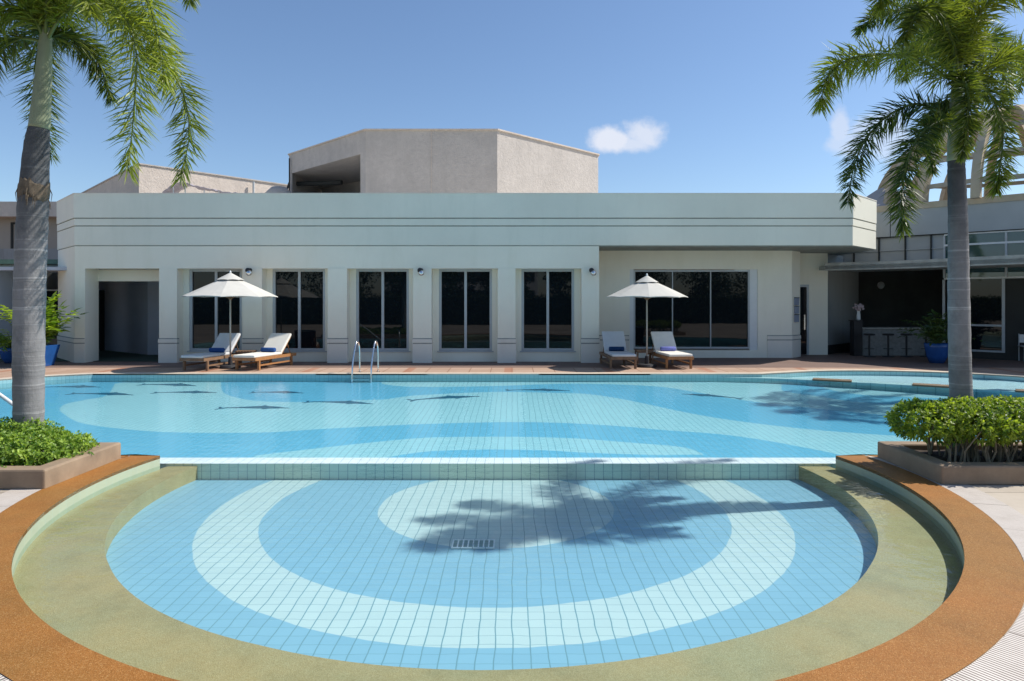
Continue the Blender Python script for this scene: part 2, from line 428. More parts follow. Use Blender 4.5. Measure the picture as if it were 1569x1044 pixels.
sm = catmull([(x, y, 0) for x, y in [(xr+.03, YE)]+farR], 60)
sl = catmull([(x, y, 0) for x, y in farL], 40)
outline = arc+[(p.x, p.y) for p in sm[1:]]+[(p.x, p.y) for p in sl]
def poly_with_holes(name, loops, z, mat):
    L3 = [[Vector((x, y, 0)) for x, y in lp] for lp in loops]
    tris = tessellate_polygon(L3); pts = [(x, y, z) for lp in loops for x, y in lp]
    fs = []
    for t in tris:
        a, b, c = (Vector(pts[i]) for i in t)
        fs.append(t if (b-a).cross(c-a).z > 0 else t[::-1])
    return MB().add(pts, fs).build(name, mat)
tag(poly_with_holes('terrace', [[(-90, -90), (90, -90), (90, 120), (-90, 120)], outline], 0, 'paving'), kind='structure')

def ring_sheet(mb, A, B, z, zd=None):                 # strip between two polylines; zd: drop of the A edge
    n = len(A); vs = [(x, y, z) for x, y in A]+[(x, y, z) for x, y in B]
    fs = [(i, i+1, n+i+1, n+i) for i in range(n-1)]
    mb.add(vs, fs)
    if zd is not None:
        vs = [(x, y, z) for x, y in A]+[(x, y, zd) for x, y in A]
        mb.add(vs, [(i, i+1, n+i+1, n+i) for i in range(n-1)])
    return mb
def radial(R, A):                                     # push an arc outward to radius R
    out = []
    for x, y in A:
        d = math.hypot(x-KX, y-KY); out.append((KX+(x-KX)*R/d, KY+(y-KY)*R/d))
    return out
outer = radial(RO, arc)
mb = MB(); ring_sheet(mb, arc, outer, .006, -.03)
# corner pieces that close the coping up to the main pool edge
mb.add([(xl, YE, .006), (outer[0][0], outer[0][1], .006), (-4.6, 7.3, .006), (-4.75, YE, .006)], [(0, 1, 2, 3)])
mb.add([(xr, YE, .006), (4.45, YE+.03, .006), (4.45, 7.3, .006), (outer[-1][0], outer[-1][1], .006)], [(0, 1, 2, 3)])
tag(mb.build('orange_coping', 'orange', smooth=False), kind='structure')
g0 = circ(RO+.004, -1.7, 1.7, 100); g1 = circ(RG, -1.7, 1.7, 100)
tag(ring_sheet(MB(), g0, g1, .004).build('ribbed_paving', 'grating'), kind='structure')
# pale coping round the main pool
rest = outline[len(arc)-1:]
def offset(P, w):
    out = []
    for i, (x, y) in enumerate(P):
        a = P[max(i-1, 0)]; b = P[min(i+1, len(P)-1)]
        t = Vector((b[0]-a[0], b[1]-a[1])).normalized(); out.append((x+t.y*w, y-t.x*w))
    return out
tag(ring_sheet(MB(), rest[3:-1], offset(rest, .30)[3:-1], .005, -.03).build('pale_coping', 'coping'), kind='structure')

# pool shell
def wall_strip(mb, P, z0, z1):
    n = len(P); mb.add([(x, y, z0) for x, y in P]+[(x, y, z1) for x, y in P], [(i, n+i, n+i+1, i+1) for i in range(n-1)])
    return mb
tag(wall_strip(MB(), arc, -.45, 0).build('round_pool_wall', 'rim_tile'), kind='structure')
tag(wall_strip(MB(), rest+[arc[0]], -.6, 0).build('main_pool_wall', 'wall_tile'), kind='structure')
WY0, WY1, WT = 7.945, 8.24, -.125
w = MB(); w.box(-4.45, 4.15, WY0, WY1, -.55, WT-.003); w.build  # weir body
weir = w.build('pool_weir', 'weir_tile'); tag(weir, kind='structure')
wt = MB(); wt.box(-4.45, 4.15, WY0-.004, WY1, WT-.006, WT)
tag(wt.build('weir_top', 'weir_top'), kind='structure')
BZ, KZ = -.157, -.316
def RB(th):
    th = abs(math.degrees(th)); X = [0, 22, 38, 55, 65, 81, 106, 125]; R = [3.36, 3.35, 3.385, 3.42, 3.46, 3.53, 3.69, 3.95]
    return float(np.interp(th, X, R))*1.006
th = [(-112+224*i/110)*PI/180 for i in range(111)]
inn = [(KX+RB(t)*math.sin(t), KY-RB(t)*math.cos(t)) for t in th]
out = [(KX+(RI+.03)*math.sin(t), KY-(RI+.03)*math.cos(t)) for t in th]
def clipy(P): return [(x, min(y, WY0+.02)) for x, y in P]
inn, out = clipy(inn), clipy(out)
bm_ = MB(); ring_sheet(bm_, inn, out, BZ, KZ-.02)
tag(bm_.build('underwater_bench', 'bench'), kind='structure')
kf = MB(); kf.add([(-4.2, 2.8, KZ), (4.0, 2.8, KZ), (4.0, WY0+.01, KZ), (-4.2, WY0+.01, KZ)], [(0, 1, 2, 3)])
tag(kf.build('round_pool_floor', 'kid_tile'), kind='structure')

def zfloor(Y): return -.45+.02994*(Y-8.25)
def fl(px, py):
    Y = F*2.497/((py-HY)+30.69); return ((px-CX)*Y/F, Y)
blue = [
 [(588,702),(630,695),(671,691),(750,689),(830,690),(900,694),(1000,697.5),(1105,702),(1105,760),(588,760)],
 [(-400,586),(176,584),(176,588),(163,606),(130,613),(102,619),(92,626),(97,634),(127,649),(204,659),(280,663),(400,663),(496,657.5),(623,651),(719,648),(800,647),(880,649),(960,654),(1014,659),(1107,666),(1201,680),(1300,704),(1115,704),(1049,686),(960,678),(880,672),(790,669.5),(687,670),(623,673),(496,686),(400,697),(313,706),(-400,730)],
 [(339,580),(340,598),(357,608),(400,615),(473,616),(560,613),(591,612),(639,606),(750,601),(840,602),(900,604),(960,613),(1040,630),(1107,642),(1201,654),(1300,663),(1500,676),(1700,688),(1700,655),(1500,645),(1400,640),(1300,631),(1201,621),(1121,611),(1060,600),(1000,592),(880,588),(750,592),(639,593),(588,589),(560,580)],
 [(1197,592),(1203,586),(1227,580),(1262,580),(1262,594),(1310,604),(1380,608),(1500,612),(1569,608),(1700,606),(1700,640),(1569,632),(1400,622),(1310,616),(1257,608),(1203,600)]]
def pip_dist(poly, X, Y):
    P = np.array(catmull([(x, y, 0) for x, y in poly+[poly[0]]], len(poly)*5))[:, :2]
    inside = np.zeros(X.shape, bool); dist = np.full(X.shape, 9.)
    for i in range(len(P)-1):
        (x0, y0), (x1, y1) = P[i], P[i+1]
        if abs(y1-y0) > 1e-9:
            c = ((y0 > Y) != (y1 > Y)) & (X < (x1-x0)*(Y-y0)/(y1-y0)+x0); inside ^= c
        dx, dy = x1-x0, y1-y0; l2 = dx*dx+dy*dy+1e-12
        t = np.clip(((X-x0)*dx+(Y-y0)*dy)/l2, 0, 1)
        dist = np.minimum(dist, np.hypot(X-x0-t*dx, Y-y0-t*dy))
    return np.where(inside, dist, -dist)
gs = .06; gx = np.arange(-14, 13.2, gs); gy = np.arange(WY1-.02, 17.6, gs)
GX, GY = np.meshgrid(gx, gy)
sd = np.full(GX.shape, -9.)
for p in blue: sd = np.maximum(sd, pip_dist([fl(x, y) for x, y in p], GX, GY))
nx, ny = len(gx), len(gy)
co = np.stack([GX, GY, zfloor(GY)], -1).reshape(-1, 3)
idx = np.arange(nx*ny).reshape(ny, nx)
fc = np.stack([idx[:-1, :-1], idx[:-1, 1:], idx[1:, 1:], idx[1:, :-1]], -1).reshape(-1, 4)
me = bpy.data.meshes.new('main_pool_floor'); me.from_pydata(co.tolist(), [], fc.tolist())
at0 = me.attributes.new('band', 'FLOAT', 'POINT'); at0.data.foreach_set('value', np.clip(sd, -1, 1).astype(np.float32).ravel())
me.materials.append(MT['main_tile'])
mf = bpy.data.objects.new('main_pool_floor', me); COL.objects.link(mf); tag(mf, kind='structure')

# divider towards the shallow pool, and its floor
div = catmull([(5.0, 16.62, 0), (6.6, 16.25, 0), (8.6, 15.2, 0), (10.6, 13.9, 0), (12.6, 12.3, 0)], 30)
dv = [(p.x, p.y) for p in div]; dvo = offset(dv, -.28)
d_ = MB(); ring_sheet(d_, dv, dvo, -.082, -.6)
tag(d_.build('shallow_pool_weir', 'wall_tile'), kind='structure')
sh = dvo+[(13.2, 13), (13.2, 17.8), (5, 17.8)]
tag(poly_with_holes('shallow_pool_floor', [sh], -.13, 'shallow_tile'), kind='structure')
# water sheet
wo = [(x, y) for x, y in outline]
tag(poly_with_holes('water', [wo], WZ, 'water'), kind='structure')

def along(P, s):
    d = 0
    for i in range(len(P)-1):
        l = math.dist(P[i], P[i+1])
        if d+l >= s:
            t = (s-d)/l; return Vector((P[i][0]+(P[i+1][0]-P[i][0])*t, P[i][1]+(P[i+1][1]-P[i][1])*t, 0)), Vector((P[i+1][0]-P[i][0], P[i+1][1]-P[i][1], 0)).normalized()
        d += l
names = ['brown stepping pad on the pool divider, farthest left of the row', 'brown stepping pad on the pool divider, second from the left',
         'brown stepping pad on the pool divider beside the right palm trunk', 'brown stepping pad on the pool divider at the right edge of the photo']
for k, s_ in enumerate((2.7, 4.75, 6.6, 8.3)):
    p, t = along(dv, s_); nrm = Vector((-t.y, t.x, 0))
    o = MB().obox((0, 0, 0), t*.42, nrm*.17, (0, 0, .02)).build('stepping_pad', 'brownpad', bevel=.008, loc=p+nrm*.14+Vector((0, 0, -.075)))
    tag(o, names[k], 'stepping stone', 'stepping pads on the pool divider')

# ------------------------------------------------------------------ dolphin mosaics
dol_o = [(-.72,.02),(-.62,.05),(-.45,.045),(-.25,.07),(-.05,.11),(.05,.13),(.08,.19),(.13,.19),(.20,.13),(.36,.105),(.50,.07),(.58,.035),(.72,.02),(.72,-.01),(.58,-.03),(.48,-.07),(.33,-.10),(.24,-.16),(.18,-.16),(.17,-.115),(-.05,-.10),(-.25,-.06),(-.45,-.03),(-.60,-.02),(-.74,-.10),(-.80,-.09),(-.75,0.),(-.82,.13),(-.76,.13)]
dol = [  # px centre, py, length px, tilt px (right end minus left end), facing
 (112,593,90,0,1,'at the far left beside the palm trunk'),(160,604,96,2,1,'nearest the left palm trunk on its right'),(262,590,84,2,1,'closest to the coping below the left loungers'),
 (287,601.5,96,0,1,'just nearer than the one by the coping'),(428,601.5,80,1,1,'in the mirrored left parasol'),(392,625,108,0,1,'nearest the camera of them all'),
 (523,617,102,3,1,'right below the steel ladder'),(682,610,106,-6,1,'between ladder and pool middle, tilted upward'),(826,598,96,1,1,'on the blue band below the fifth window'),
 (1090,607,90,7,-1,'on the blue band below the right loungers'),(1515,582,62,3,-1,'in the shallow pale pool at the right')]
for k, (px, py, lp, tilt, face, where) in enumerate(dol):
    if k < 10:
        xa, ya = fl(px-lp/2, py-tilt/2); xb, yb = fl(px+lp/2, py+tilt/2); zf = None
    else:
        Yd = F*1.93/(py-HY); xa, ya = (px-lp/2-CX)*Yd/F, Yd; xb, yb = (px+lp/2-CX)*Yd/F, Yd-.25; zf = -.126
    c = Vector(((xa+xb)/2, (ya+yb)/2, 0)); d = Vector((xb-xa, yb-ya, 0)); Ld = d.length/1.5
    ang = math.atan2(d.y, d.x); pts = []
    sy = rnd.uniform(.9, 1.15)
    P = [(p.x, p.y) for p in catmull([(x, y, 0) for x, y in dol_o+[dol_o[0]]], 90)][:-1]
    for (x, y) in P:
        y = (y*1.15+.10*math.cos(x*2.2)-.06)*sy
        pts.append((x*Ld*face, y*Ld))
    bz = zfloor(c.y) if zf is None else zf
    L3 = [[Vector((x, y, 0)) for x, y in pts]]; tris = tessellate_polygon(L3)
    m_ = MB(); n = len(pts)
    ca, sa = math.cos(ang), math.sin(ang)
    def zz(x, y, up): return (.02994*(x*sa+y*ca) if zf is None else 0)+up
    m_.add([(x, y, zz(x, y, .004)) for x, y in pts], [t for t in tris])
    m_.add([(x, y, zz(x, y, .004)) for x, y in pts]+[(x, y, zz(x, y, -.004)) for x, y in pts], [(i, (i+1) % n, (i+1) % n+n, i+n) for i in range(n)])
    o = m_.build('dolphin_mosaic', 'mosaic', loc=(c.x, c.y, bz)); o.rotation_euler = (0, 0, ang)
    tag(o, 'dark blue dolphin mosaic '+where, 'mosaic', 'dolphin mosaics on the pool floor')

# drain grate on the round pool floor
dr = thing('floor_drain', 'pale slotted drain grate set in the round pool floor', 'drain', (-.335, 5.81, KZ+.003))
fb = MB(); W2, H2 = .185, .10
for x0, x1, y0, y1 in ((-W2, W2, -H2, -H2+.012), (-W2, W2, H2-.012, H2)): fb.box(x0, x1, y0, y1, 0, .012)
for k in range(9):
    xx = -W2+(2*W2-.012)*k/8; fb.box(xx, xx+.012, -H2+.012, H2-.012, 0, .011)
fb.build('grate_frame', 'weir_top', dr)
MB().box(-W2+.002, W2-.002, -H2+.002, H2-.002, 0, .004).build('drain_opening', simple('drain_recess', (.26, .37, .34), .7), dr)

# ------------------------------------------------------------------ poolside building
FY = 19.6
bld = thing('pool_house', 'long pale green flat-roofed pool house with five tall windows and a banded parapet', 'building', (0, FY, 0))
def B(mb, name, mat, parent=bld, **k):
    o = mb.build(name, mat, parent, **k)
    q = parent; off = Vector((0, 0, 0))
    while q: off += Vector(q.location); q = q.parent
    o.location = -off; return o
plan = [(-14.5, 21.3), (-12.84, FY), (10.0, FY), (11.5, 21.1), (11.5, 42), (-14.5, 42)]
def inset(P, d):      # only the four visible plan corners matter
    return [(P[0][0]+d, P[0][1]+d*.2), (P[1][0]+d*.41, P[1][1]+d), (P[2][0]-d*.41, P[2][1]+d), (P[3][0]-d, P[3][1]+d*.2), (P[4][0]-d, P[4][1]), (P[5][0]+d, P[5][1])]
fm = MB()
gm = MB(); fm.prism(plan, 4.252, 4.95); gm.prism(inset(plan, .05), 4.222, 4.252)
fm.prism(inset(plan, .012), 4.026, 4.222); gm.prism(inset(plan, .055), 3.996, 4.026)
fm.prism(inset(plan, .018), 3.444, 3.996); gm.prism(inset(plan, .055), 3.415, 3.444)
MT['groove'] = simple('shaded_groove', (.27, .28, .25), .9, .2, 3)  # dark colour stands in for the shade inside the grooves
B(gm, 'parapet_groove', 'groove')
B(fm, 'parapet', 'fascia')
cp = MB(); 
B(cp.prism(inset(plan, -.012), 4.95, 4.975), 'parapet_cap', 'plinth')
wallm = MB()
wallm.box(-12.53, 2.553, FY+.03, 20.0, 2.764, 3.42)                      # above the windows
wallm.prism([(-14.47, 21.32), (-12.83, FY+.03), (-12.53, FY+.03), (-12.53, 20.28), (-14.3, 22.05)], 0, 3.42)
wallm.box(-12.53, -10.34, 20.25, 20.4, 2.41, 2.764)
PIL = [(-10.34, -9.82), (-7.89, -7.33), (-5.40, -4.835), (-2.90, -2.36), (-.417, .105), (2.036, 2.553)]
niches = [(-9.82, -7.89), (-7.33, -5.40), (-4.835, -2.90), (-2.36, -.417), (.105, 2.036)]
WPY = 19.97
for (x0, x1) in niches:
    wallm.box(x0, x1, WPY, WPY+.2, 0, .32)
    wallm.box(x0, x0+.177, WPY, WPY+.2, .32, 2.764); wallm.box(x1-.177, x1, WPY, WPY+.2, .32, 2.764)
wallm.box(-10.34, 2.553, WPY+.2, WPY+.3, 0, 3.4)
# recessed right wing
RY = 21.33; S = RY/F
wx0, wx1, wz0, wz1 = (965-CX)*S, (1161-CX)*S, .24, 2.82
wallm.box(2.52, 2.57, 20.0, 21.5, 0, 3.42)
wallm.box(2.57, wx0, RY, RY+.35, 0, 3.42); wallm.box(wx1, 8.92, RY, RY+.35, 0, 3.42)
wallm.box(wx0, wx1, RY, RY+.35, 0, wz0); wallm.box(wx0, wx1, RY, RY+.35, wz1, 3.42)
wallm.prism([(8.92, RY), (9.39, 21.8), (9.39, 22.5), (8.92, 22.5)], 0, 3.42)
wallm.box(9.97, 10.62, 22.5, 22.7, 0, 3.42); wallm.box(9.39, 9.97, 22.5, 22.7, 2.36, 3.42)
B(wallm, 'wall', 'wall')
for (x0, x1) in PIL:
    p = MB(); p.box(x0, x1, FY, WPY-.003 if x1 < 2.5 else 20.0, 0, 2.764)
    po = B(p, 'pilaster', 'wall')
    t = MB(); t.box(x0-.012, x1+.012, FY-.022, FY+.12, 0, .556); t.box(x0-.02, x1+.02, FY-.032, FY+.125, .585, .695)
    B(t, 'pilaster_base', 'plinth', po)
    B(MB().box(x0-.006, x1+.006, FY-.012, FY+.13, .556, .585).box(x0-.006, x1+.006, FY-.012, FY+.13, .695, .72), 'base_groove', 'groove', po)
def trim(P):
    t = MB(); o1 = offset(P, .02); o2 = offset(P, .03); o3 = offset(P, .012)
    t.prism(P+o1[::-1], 0, .556); t.prism(P+o2[::-1], .585, .695)
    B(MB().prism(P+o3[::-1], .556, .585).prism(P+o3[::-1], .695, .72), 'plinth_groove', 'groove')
    return t
B(trim([(-14.47, 21.32), (-12.83, FY+.03), (-12.54, FY+.03)]), 'plinth_band', 'plinth')
B(trim([(wx1+.3, RY), (8.92, RY), (9.39, 21.8)]), 'plinth_band', 'plinth')
B(trim([(2.575, RY), (wx0-.02, RY)]), 'plinth_band', 'plinth')
# corridor behind the door opening
cr = MB(); cr.prism([(-15.4, 24.9), (-12.2, 22.4), (-12.2, 22.6), (-15.4, 25.1)], 0, 2.75)
cr.box(-12.2, -10.2, 22.4, 22.5, 0, 2.75); cr.box(-10.34, -10.2, 20.4, 22.4, 0, 2.75)
cr.box(-16, -15.9, 20.5, 25, 0, 2.75); cr.box(-16, -10.2, 20.4, 25.2, 2.75, 2.85)
B(cr, 'corridor_wall', 'darkin')
B(MB().box(-16, -10.34, 20.0, 25, .004, .012), 'corridor_floor', 'carpet')
# windows
def window(x0, x1, z0, z1, y, mull, fw=.075, mw=.075, mat='alu', name='window'):
    m = MB(); m.box(x0, x0+fw, y, y+.1, z0, z1); m.box(x1-fw, x1, y, y+.1, z0, z1)
    m.box(x0+fw, x1-fw, y+.002, y+.1, z0, z0+fw); m.box(x0+fw, x1-fw, y+.002, y+.1, z1-fw, z1)
    w_ = B(m, name, mat)
    for xm in mull: B(MB().box(xm-mw/2, xm+mw/2, y+.012, y+.1, z0+fw, z1-fw), 'mullion', mat, w_)
    xs = [x0+fw]+[x for x in mull]+[x1-fw]
    for i in range(len(xs)-1):
        tilt = rnd.uniform(-.004, .004)
        a, b = xs[i]+(mw/2 if i else 0), xs[i+1]-(mw/2 if i < len(xs)-2 else 0)
        g = MB().obox(((a+b)/2, y+.065, (z0+z1)/2), ((b-a)/2, tilt*.5, 0), (0, .005, 0), (0, 0, (z1-z0)/2-fw))
        B(g, 'window_pane', 'glass', w_)
    return w_
for (x0, x1) in niches:
    window(x0+.177, x1-.177, .32, 2.764, WPY+.03, [(x0+x1)/2])
    B(MB().box(x0+.13, x1-.13, WPY-.03, WPY+.028, .285, .32), 'window_sill', 'alu')
window((971-CX)*S, (1149.5-CX)*S, .29, wz1-.02, RY+.03, [(1031-CX)*S, (1089.6-CX)*S], .055, .03, 'alu', 'wide_window')
B(MB().box(wx0, (971-CX)*S, RY+.025, RY+.12, wz0, wz1), 'window_surround', 'white')
wf = MB(); wf.box((1149.5-CX)*S, wx1, RY+.025, RY+.12, wz0, wz1)
B(wf, 'window_surround', 'white')
# metal door and sign on the right return
B(MB().box(9.39, 9.46, 22.46, 22.6, 0, 2.36).box(9.90, 9.97, 22.46, 22.6, 0, 2.36).box(9.46, 9.90, 22.46, 22.6, 2.28, 2.36), 'door_frame', 'alu')
dd = B(MB().box(9.46, 9.90, 22.5, 22.55, .02, 2.28), 'glass_door', 'glass')
B(MB().box(9.80, 9.84, 22.44, 22.49, .85, 1.35), 'door_handle', 'steel', dd)
# angled louvre wall beside the bar
lv = MB(); lv.prism([(10.62, 22.7), (10.62, 22.9), (12.75, 25.0), (12.9, 24.9)], .3, 3.42); B(lv, 'angled_wall', plaster('louvre_wall_paint', (.40, .42, .41)))
B(MB().prism([(10.62, 22.66), (10.62, 22.9), (12.75, 25.0), (12.93, 24.86)], 0, .3), 'angled_wall_plinth', 'dark')
# roof block (penthouse)
ph = thing('roof_block', 'roughcast octagonal roof block standing above the middle of the pool house', 'roof block', (0, 25, 4.95))
pm = MB(); A = [(-9.73, 29.2), (-5.47, 25.0), (-.55, 25.0), (3.77, 29.25), (3.77, 36), (-9.73, 36)]
zt, zo = 8.19, 7.36
pm.prism([A[1], A[2], A[3], A[4], (-5.47, 36)], 4.95, zt)
pm.prism([A[0], (-5.47, 24.995), (-5.47, 36), A[5]], zo, zt-.002)
pm.prism([(-9.73, 29.2), (-9.53, 29.0), (-9.53, 36), (-9.73, 36)], 4.95, zo)
pm.prism([(-5.72, 25.245), (-5.47, 25.0), (-5.47, 25.6), (-5.72, 25.6)], 4.95, zo)
B(pm, 'wall', 'roughcast', ph)
B(MB().prism([(-9.4, 33.), (-5.5, 29.5), (-5.5, 30), (-9.4, 33.5)], 4.95, zo-.01), 'recess_wall', 'roughcast', ph)
B(MB().prism([(x, y) for x, y in [(-9.79, 29.2), (-5.5, 24.94), (-.52, 24.94), (3.83, 29.22), (3.83, 36.05), (-9.79, 36.05)]], zt, zt+.05), 'coping_cap', 'roughcast_light', ph)
for zz_ in (6.45, 7.0):
    B(MB().tube([(-9.5, 29.6, zz_), (-8.4, 29.2, zz_-.05), (-7.3, 28.7, zz_-.1)], .10, 10), 'duct_pipe', 'dark', ph)
B(MB().box(-3.02, -3.0, 24.985, 25.0, 4.95, zt-.01), 'joint_strip', 'roughcast_light', ph)
B(MB().tube([(-9.65, 29.0, 4.95), (-9.65, 29.0, 8.0)], .03, 8), 'downpipe', 'black', ph)
B(MB().tube([(-9.85, 29.2, 4.95), (-9.85, 29.2, 6.6), (-9.75, 29.3, 7.0)], .05, 8), 'downpipe', 'black', ph)
# rear building, left
rb = thing('rear_building', 'beige roughcast rear building rising behind the left part of the parapet', 'building', (-18, 31.2, 0))
B(MB().prism([(-25.7, 39.9), (-17.4, 31.2), (-12.4, 36.9), (-12.4, 46), (-25.7, 46)], 0, 8.19), 'wall', 'roughcast_light', rb)
B(MB().prism([(-25.76, 39.9), (-17.4, 31.13), (-12.35, 36.85), (-12.35, 46), (-25.76, 46)], 8.19, 8.25), 'coping_cap', 'roughcast', rb)
B(MB().tube([(-13.6, 35.2, 0), (-13.6, 35.2, 8.1)], .06, 8), 'downpipe', 'alu', rb)
# small rounded tank + shade netting on the roof
tk = MB(); tk.lathe([(.55, 0), (.62, .5), (.55, 1.35), (.3, 1.6), (.05, 1.65)], 16)
tag(tk.build('roof_tank', 'roughcast', smooth=True, loc=(-9.75, 28.0, 4.95+.02)), 'small beige rounded tank on the roof, left of the roof block', 'water tank')
nt_ = thing('shade_netting', 'grey ragged shade netting on thin poles above the left parapet', 'shade netting', (-10.6, 22.8, 4.98))
nm = MB(); N = 26; prof = []
for i in range(N):
    t = i/(N-1); x = -1.35+2.75*t; z = .34*math.exp(-((t-.22)/.16)**2)+.20*math.exp(-((t-.5)/.22)**2)+rnd.uniform(-.015, .015)
    prof.append((x, z))
vs = []; fs = []
for j in range(6):
    for (x, z) in prof: vs.append((x+rnd.uniform(-.02, .02), j*.14, max(.01, z+.03+rnd.uniform(-.03, .03))+.48))
for j in range(5):
    for i in range(N-1): fs.append((j*N+i, j*N+i+1, (j+1)*N+i+1, (j+1)*N+i))
nm.add(vs, fs); no = nm.build('net', 'netting', nt_, smooth=True)
sm_ = no.modifiers.new('solid', 'SOLIDIFY'); sm_.thickness = .03
for x in (-.95, -.55, .1, .6): MB().tube([(x, .02, 0), (x, .02, .72 if x < -.4 else .62)], .018, 6).build('pole', 'alu', nt_)

# ------------------------------------------------------------------ pavilion, right
pv = thing('pavilion', 'grey clad pool bar pavilion with an open arched dome of cream beams', 'building', (13.5, 22.1, 0))
La = Vector((12.54, 23.0, 0)); Ld_ = Vector((.7226, -.6912, 0)); Ln = Vector((.6912, .7226, 0))
def LP(t, n=0., z=0.): p = La+Ld_*t+Ln*n; return Vector((p.x, p.y, z))
def seg(mb, t0, t1, n0, n1, z0, z1):
    P = [LP(t0, n0), LP(t1, n0), LP(t1, n1), LP(t0, n1)]
    return mb.prism([(p.x, p.y) for p in P], z0, z1)
ts = [-1.5, .42, 2.35, 4.28, 6.2, 9.5]
for i in range(len(ts)-1): B(seg(MB(), ts[i]+.012, ts[i+1]-.012, 0, .3, 4.0, 4.86), 'cladding_panel', 'sage_panel', pv)
B(seg(MB(), -1.6, 9.5, .02, .28, 3.97, 4.0), 'panel_joint', 'dark', pv)
B(seg(MB(), -1.9, 9.6, -.05, .35, 4.86, 5.06), 'ring_beam', 'beam', pv)
B(seg(MB(), -3.0, 2.0, .12, .3, 3.0, 3.97), 'transom_panel', 'sage_panel', pv)
for t in (-2.4, -1.6, -.75, .05, .85, 1.6): B(seg(MB(), t-.02, t+.02, .04, .12, 3.02, 3.97), 'transom_rib', 'dark', pv)
B(seg(MB(), -2.8, 2.0, .06, .115, 3.52, 3.54), 'transom_rail', 'alu', pv)
B(seg(MB(), 2.0, 9.5, .1, .14, 2.55, 3.97), 'clerestory_glass', 'glass_green', pv)
for z0, z1 in ((3.93, 3.97), (3.58, 3.64), (3.0, 3.05), (2.50, 2.56)): B(seg(MB(), 1.97, 9.5, .05, .098, z0, z1), 'clerestory_rail', 'white', pv)
for t in (1.97, 3.6, 5.2, 6.8): B(seg(MB(), t-.03, t+.03, .052, .097, 2.56, 3.93), 'clerestory_post', 'alu', pv)
# canopy
cy = MB(); C0 = [(10.2, 21.8), (11.4, 20.9), (12.3, 20.0), (12.9, 19.0), (13.6, 18.0), (14.9, 16.6)]
cc = [(p.x, p.y) for p in catmull([(x, y, 0) for x, y in C0], 24)]
P2 = [LP(-2.7, .3), LP(9, .3)]
cy.prism(cc+[(P2[1].x, P2[1].y), (P2[0].x, P2[0].y)], 2.84, 2.96)
B(cy, 'canopy_soffit', simple('canopy_soffit_paint', (.36, .38, .37), .7, .08, 2), pv)
ce = MB(); ce.prism(cc+offset(cc, -.06)[::-1], 2.80, 3.05); B(ce, 'canopy_edge', simple('weathered_canopy_edge', (.36, .35, .32), .8, .3, 3), pv)
# alcove shell
al = MB(); al.box(11.0, 21, 26.0, 26.2, 0, 3.4); al.prism([(p.x, p.y) for p in (LP(-3.2, .4), LP(8.5, .4))]+[(21, 26), (10.6, 26)], 3.3, 3.4)
al.prism([(12.76, 24.99), (12.9, 24.9), (13.0, 26.0), (12.8, 26.0)], 0, 3.3)
al.box(19.9, 20.0, 15, 26, 0, 3.3)
B(al, 'alcove_wall', simple('alcove_paint', (.11, .11, .10), .8, .2, 1.2), pv)
B(MB().box(10, 20, 23.4, 26, .003, .008), 'alcove_floor', 'dark', pv)
# glazed screen under the canopy
for t in (1.97, 2.12): B(seg(MB(), t-.035, t+.035, 0, .08, 0, 2.5), 'screen_post', 'alu', pv)
B(seg(MB(), 2.2, 3.5, .03, .05, .28, 2.5), 'screen_glass', 'glass_green' if 0 else 'glass', pv)
for z0, z1 in ((.22, .28), (1.02, 1.08)): B(seg(MB(), 2.2, 3.5, -.01, .028, z0, z1), 'screen_rail', 'alu', pv)
for t in (3.5, ): B(seg(MB(), t, t+.08, -.012, .06, .22, 2.5), 'screen_post', 'alu', pv)
B(seg(MB(), 2.2, 9, .02, .05, 0, .22), 'screen_base', 'dark', pv)
B(seg(MB(), 3.58, 9, .03, .06, .22, 2.5), 'dark_panel', 'dark', pv)
# dome ribs
DC = Vector((17.5, 23.5, 5.0)); DR, DH = 4.15, 3.4
for k in range(16):
    a = math.radians(200.5-22.5*k+(-1.5)); d = Vector((math.cos(a), math.sin(a), 0)); s_ = Vector((-d.y, d.x, 0))
    if k == 0: a0 = a
    pts = []
    for i in range(15):
        q = PI/2*i/14; pts.append(DC+d*DR*math.cos(q)+Vector((0, 0, DH*math.sin(q))))
    m = MB(); vs = []; n = len(pts)
    for i, p in enumerate(pts):
        q = PI/2*i/14; nn = (d*math.cos(q)+Vector((0, 0, 1))*math.sin(q))
        for (u_, v_) in ((-.12, -.14), (.12, -.14), (.12, .14), (-.12, .14)): vs.append(p+s_*u_+nn*v_)
    fs = [(i*4+j, i*4+(j+1) % 4, (i+1)*4+(j+1) % 4, (i+1)*4+j) for i in range(n-1) for j in range(4)]
    m.add(vs, fs+[(0, 1, 2, 3)[::-1], tuple((n-1)*4+j for j in range(4))])
    B(m, 'dome_rib', 'beam', pv)
for q in (.17, .44, .80):
    r = DR*math.cos(q)-.05; z = DC.z+DH*math.sin(q); vs = []; fs = []
    N = 16
    for k in range(N):
        a = math.radians(199-22.5*k)
        for (dr, dz) in ((-.06, -.07), (.03, -.07), (.03, .07), (-.06, .07)):
            vs.append((DC.x+(r+dr)*math.cos(a), DC.y+(r+dr)*math.sin(a), z+dz))
    for k in range(N):
        for j in range(4): fs.append((k*4+j, k*4+(j+1) % 4, ((k+1) % N)*4+(j+1) % 4, ((k+1) % N)*4+j))
    B(MB().add(vs, fs), 'dome_ring', simple('dome_ring_paint', (.34, .30, .24), .7, .1, 3), pv)
# low hipped roof left of the dome
B(MB().add([(11.9, 24.2, 5.0), (14.2, 22.4, 5.0), (13.6, 27, 5.0), (13.9, 25.2, 6.1)], [(0, 1, 3), (1, 2, 3), (2, 0, 3), (0, 2, 1)]), 'side_roof', 'roughcast', pv)

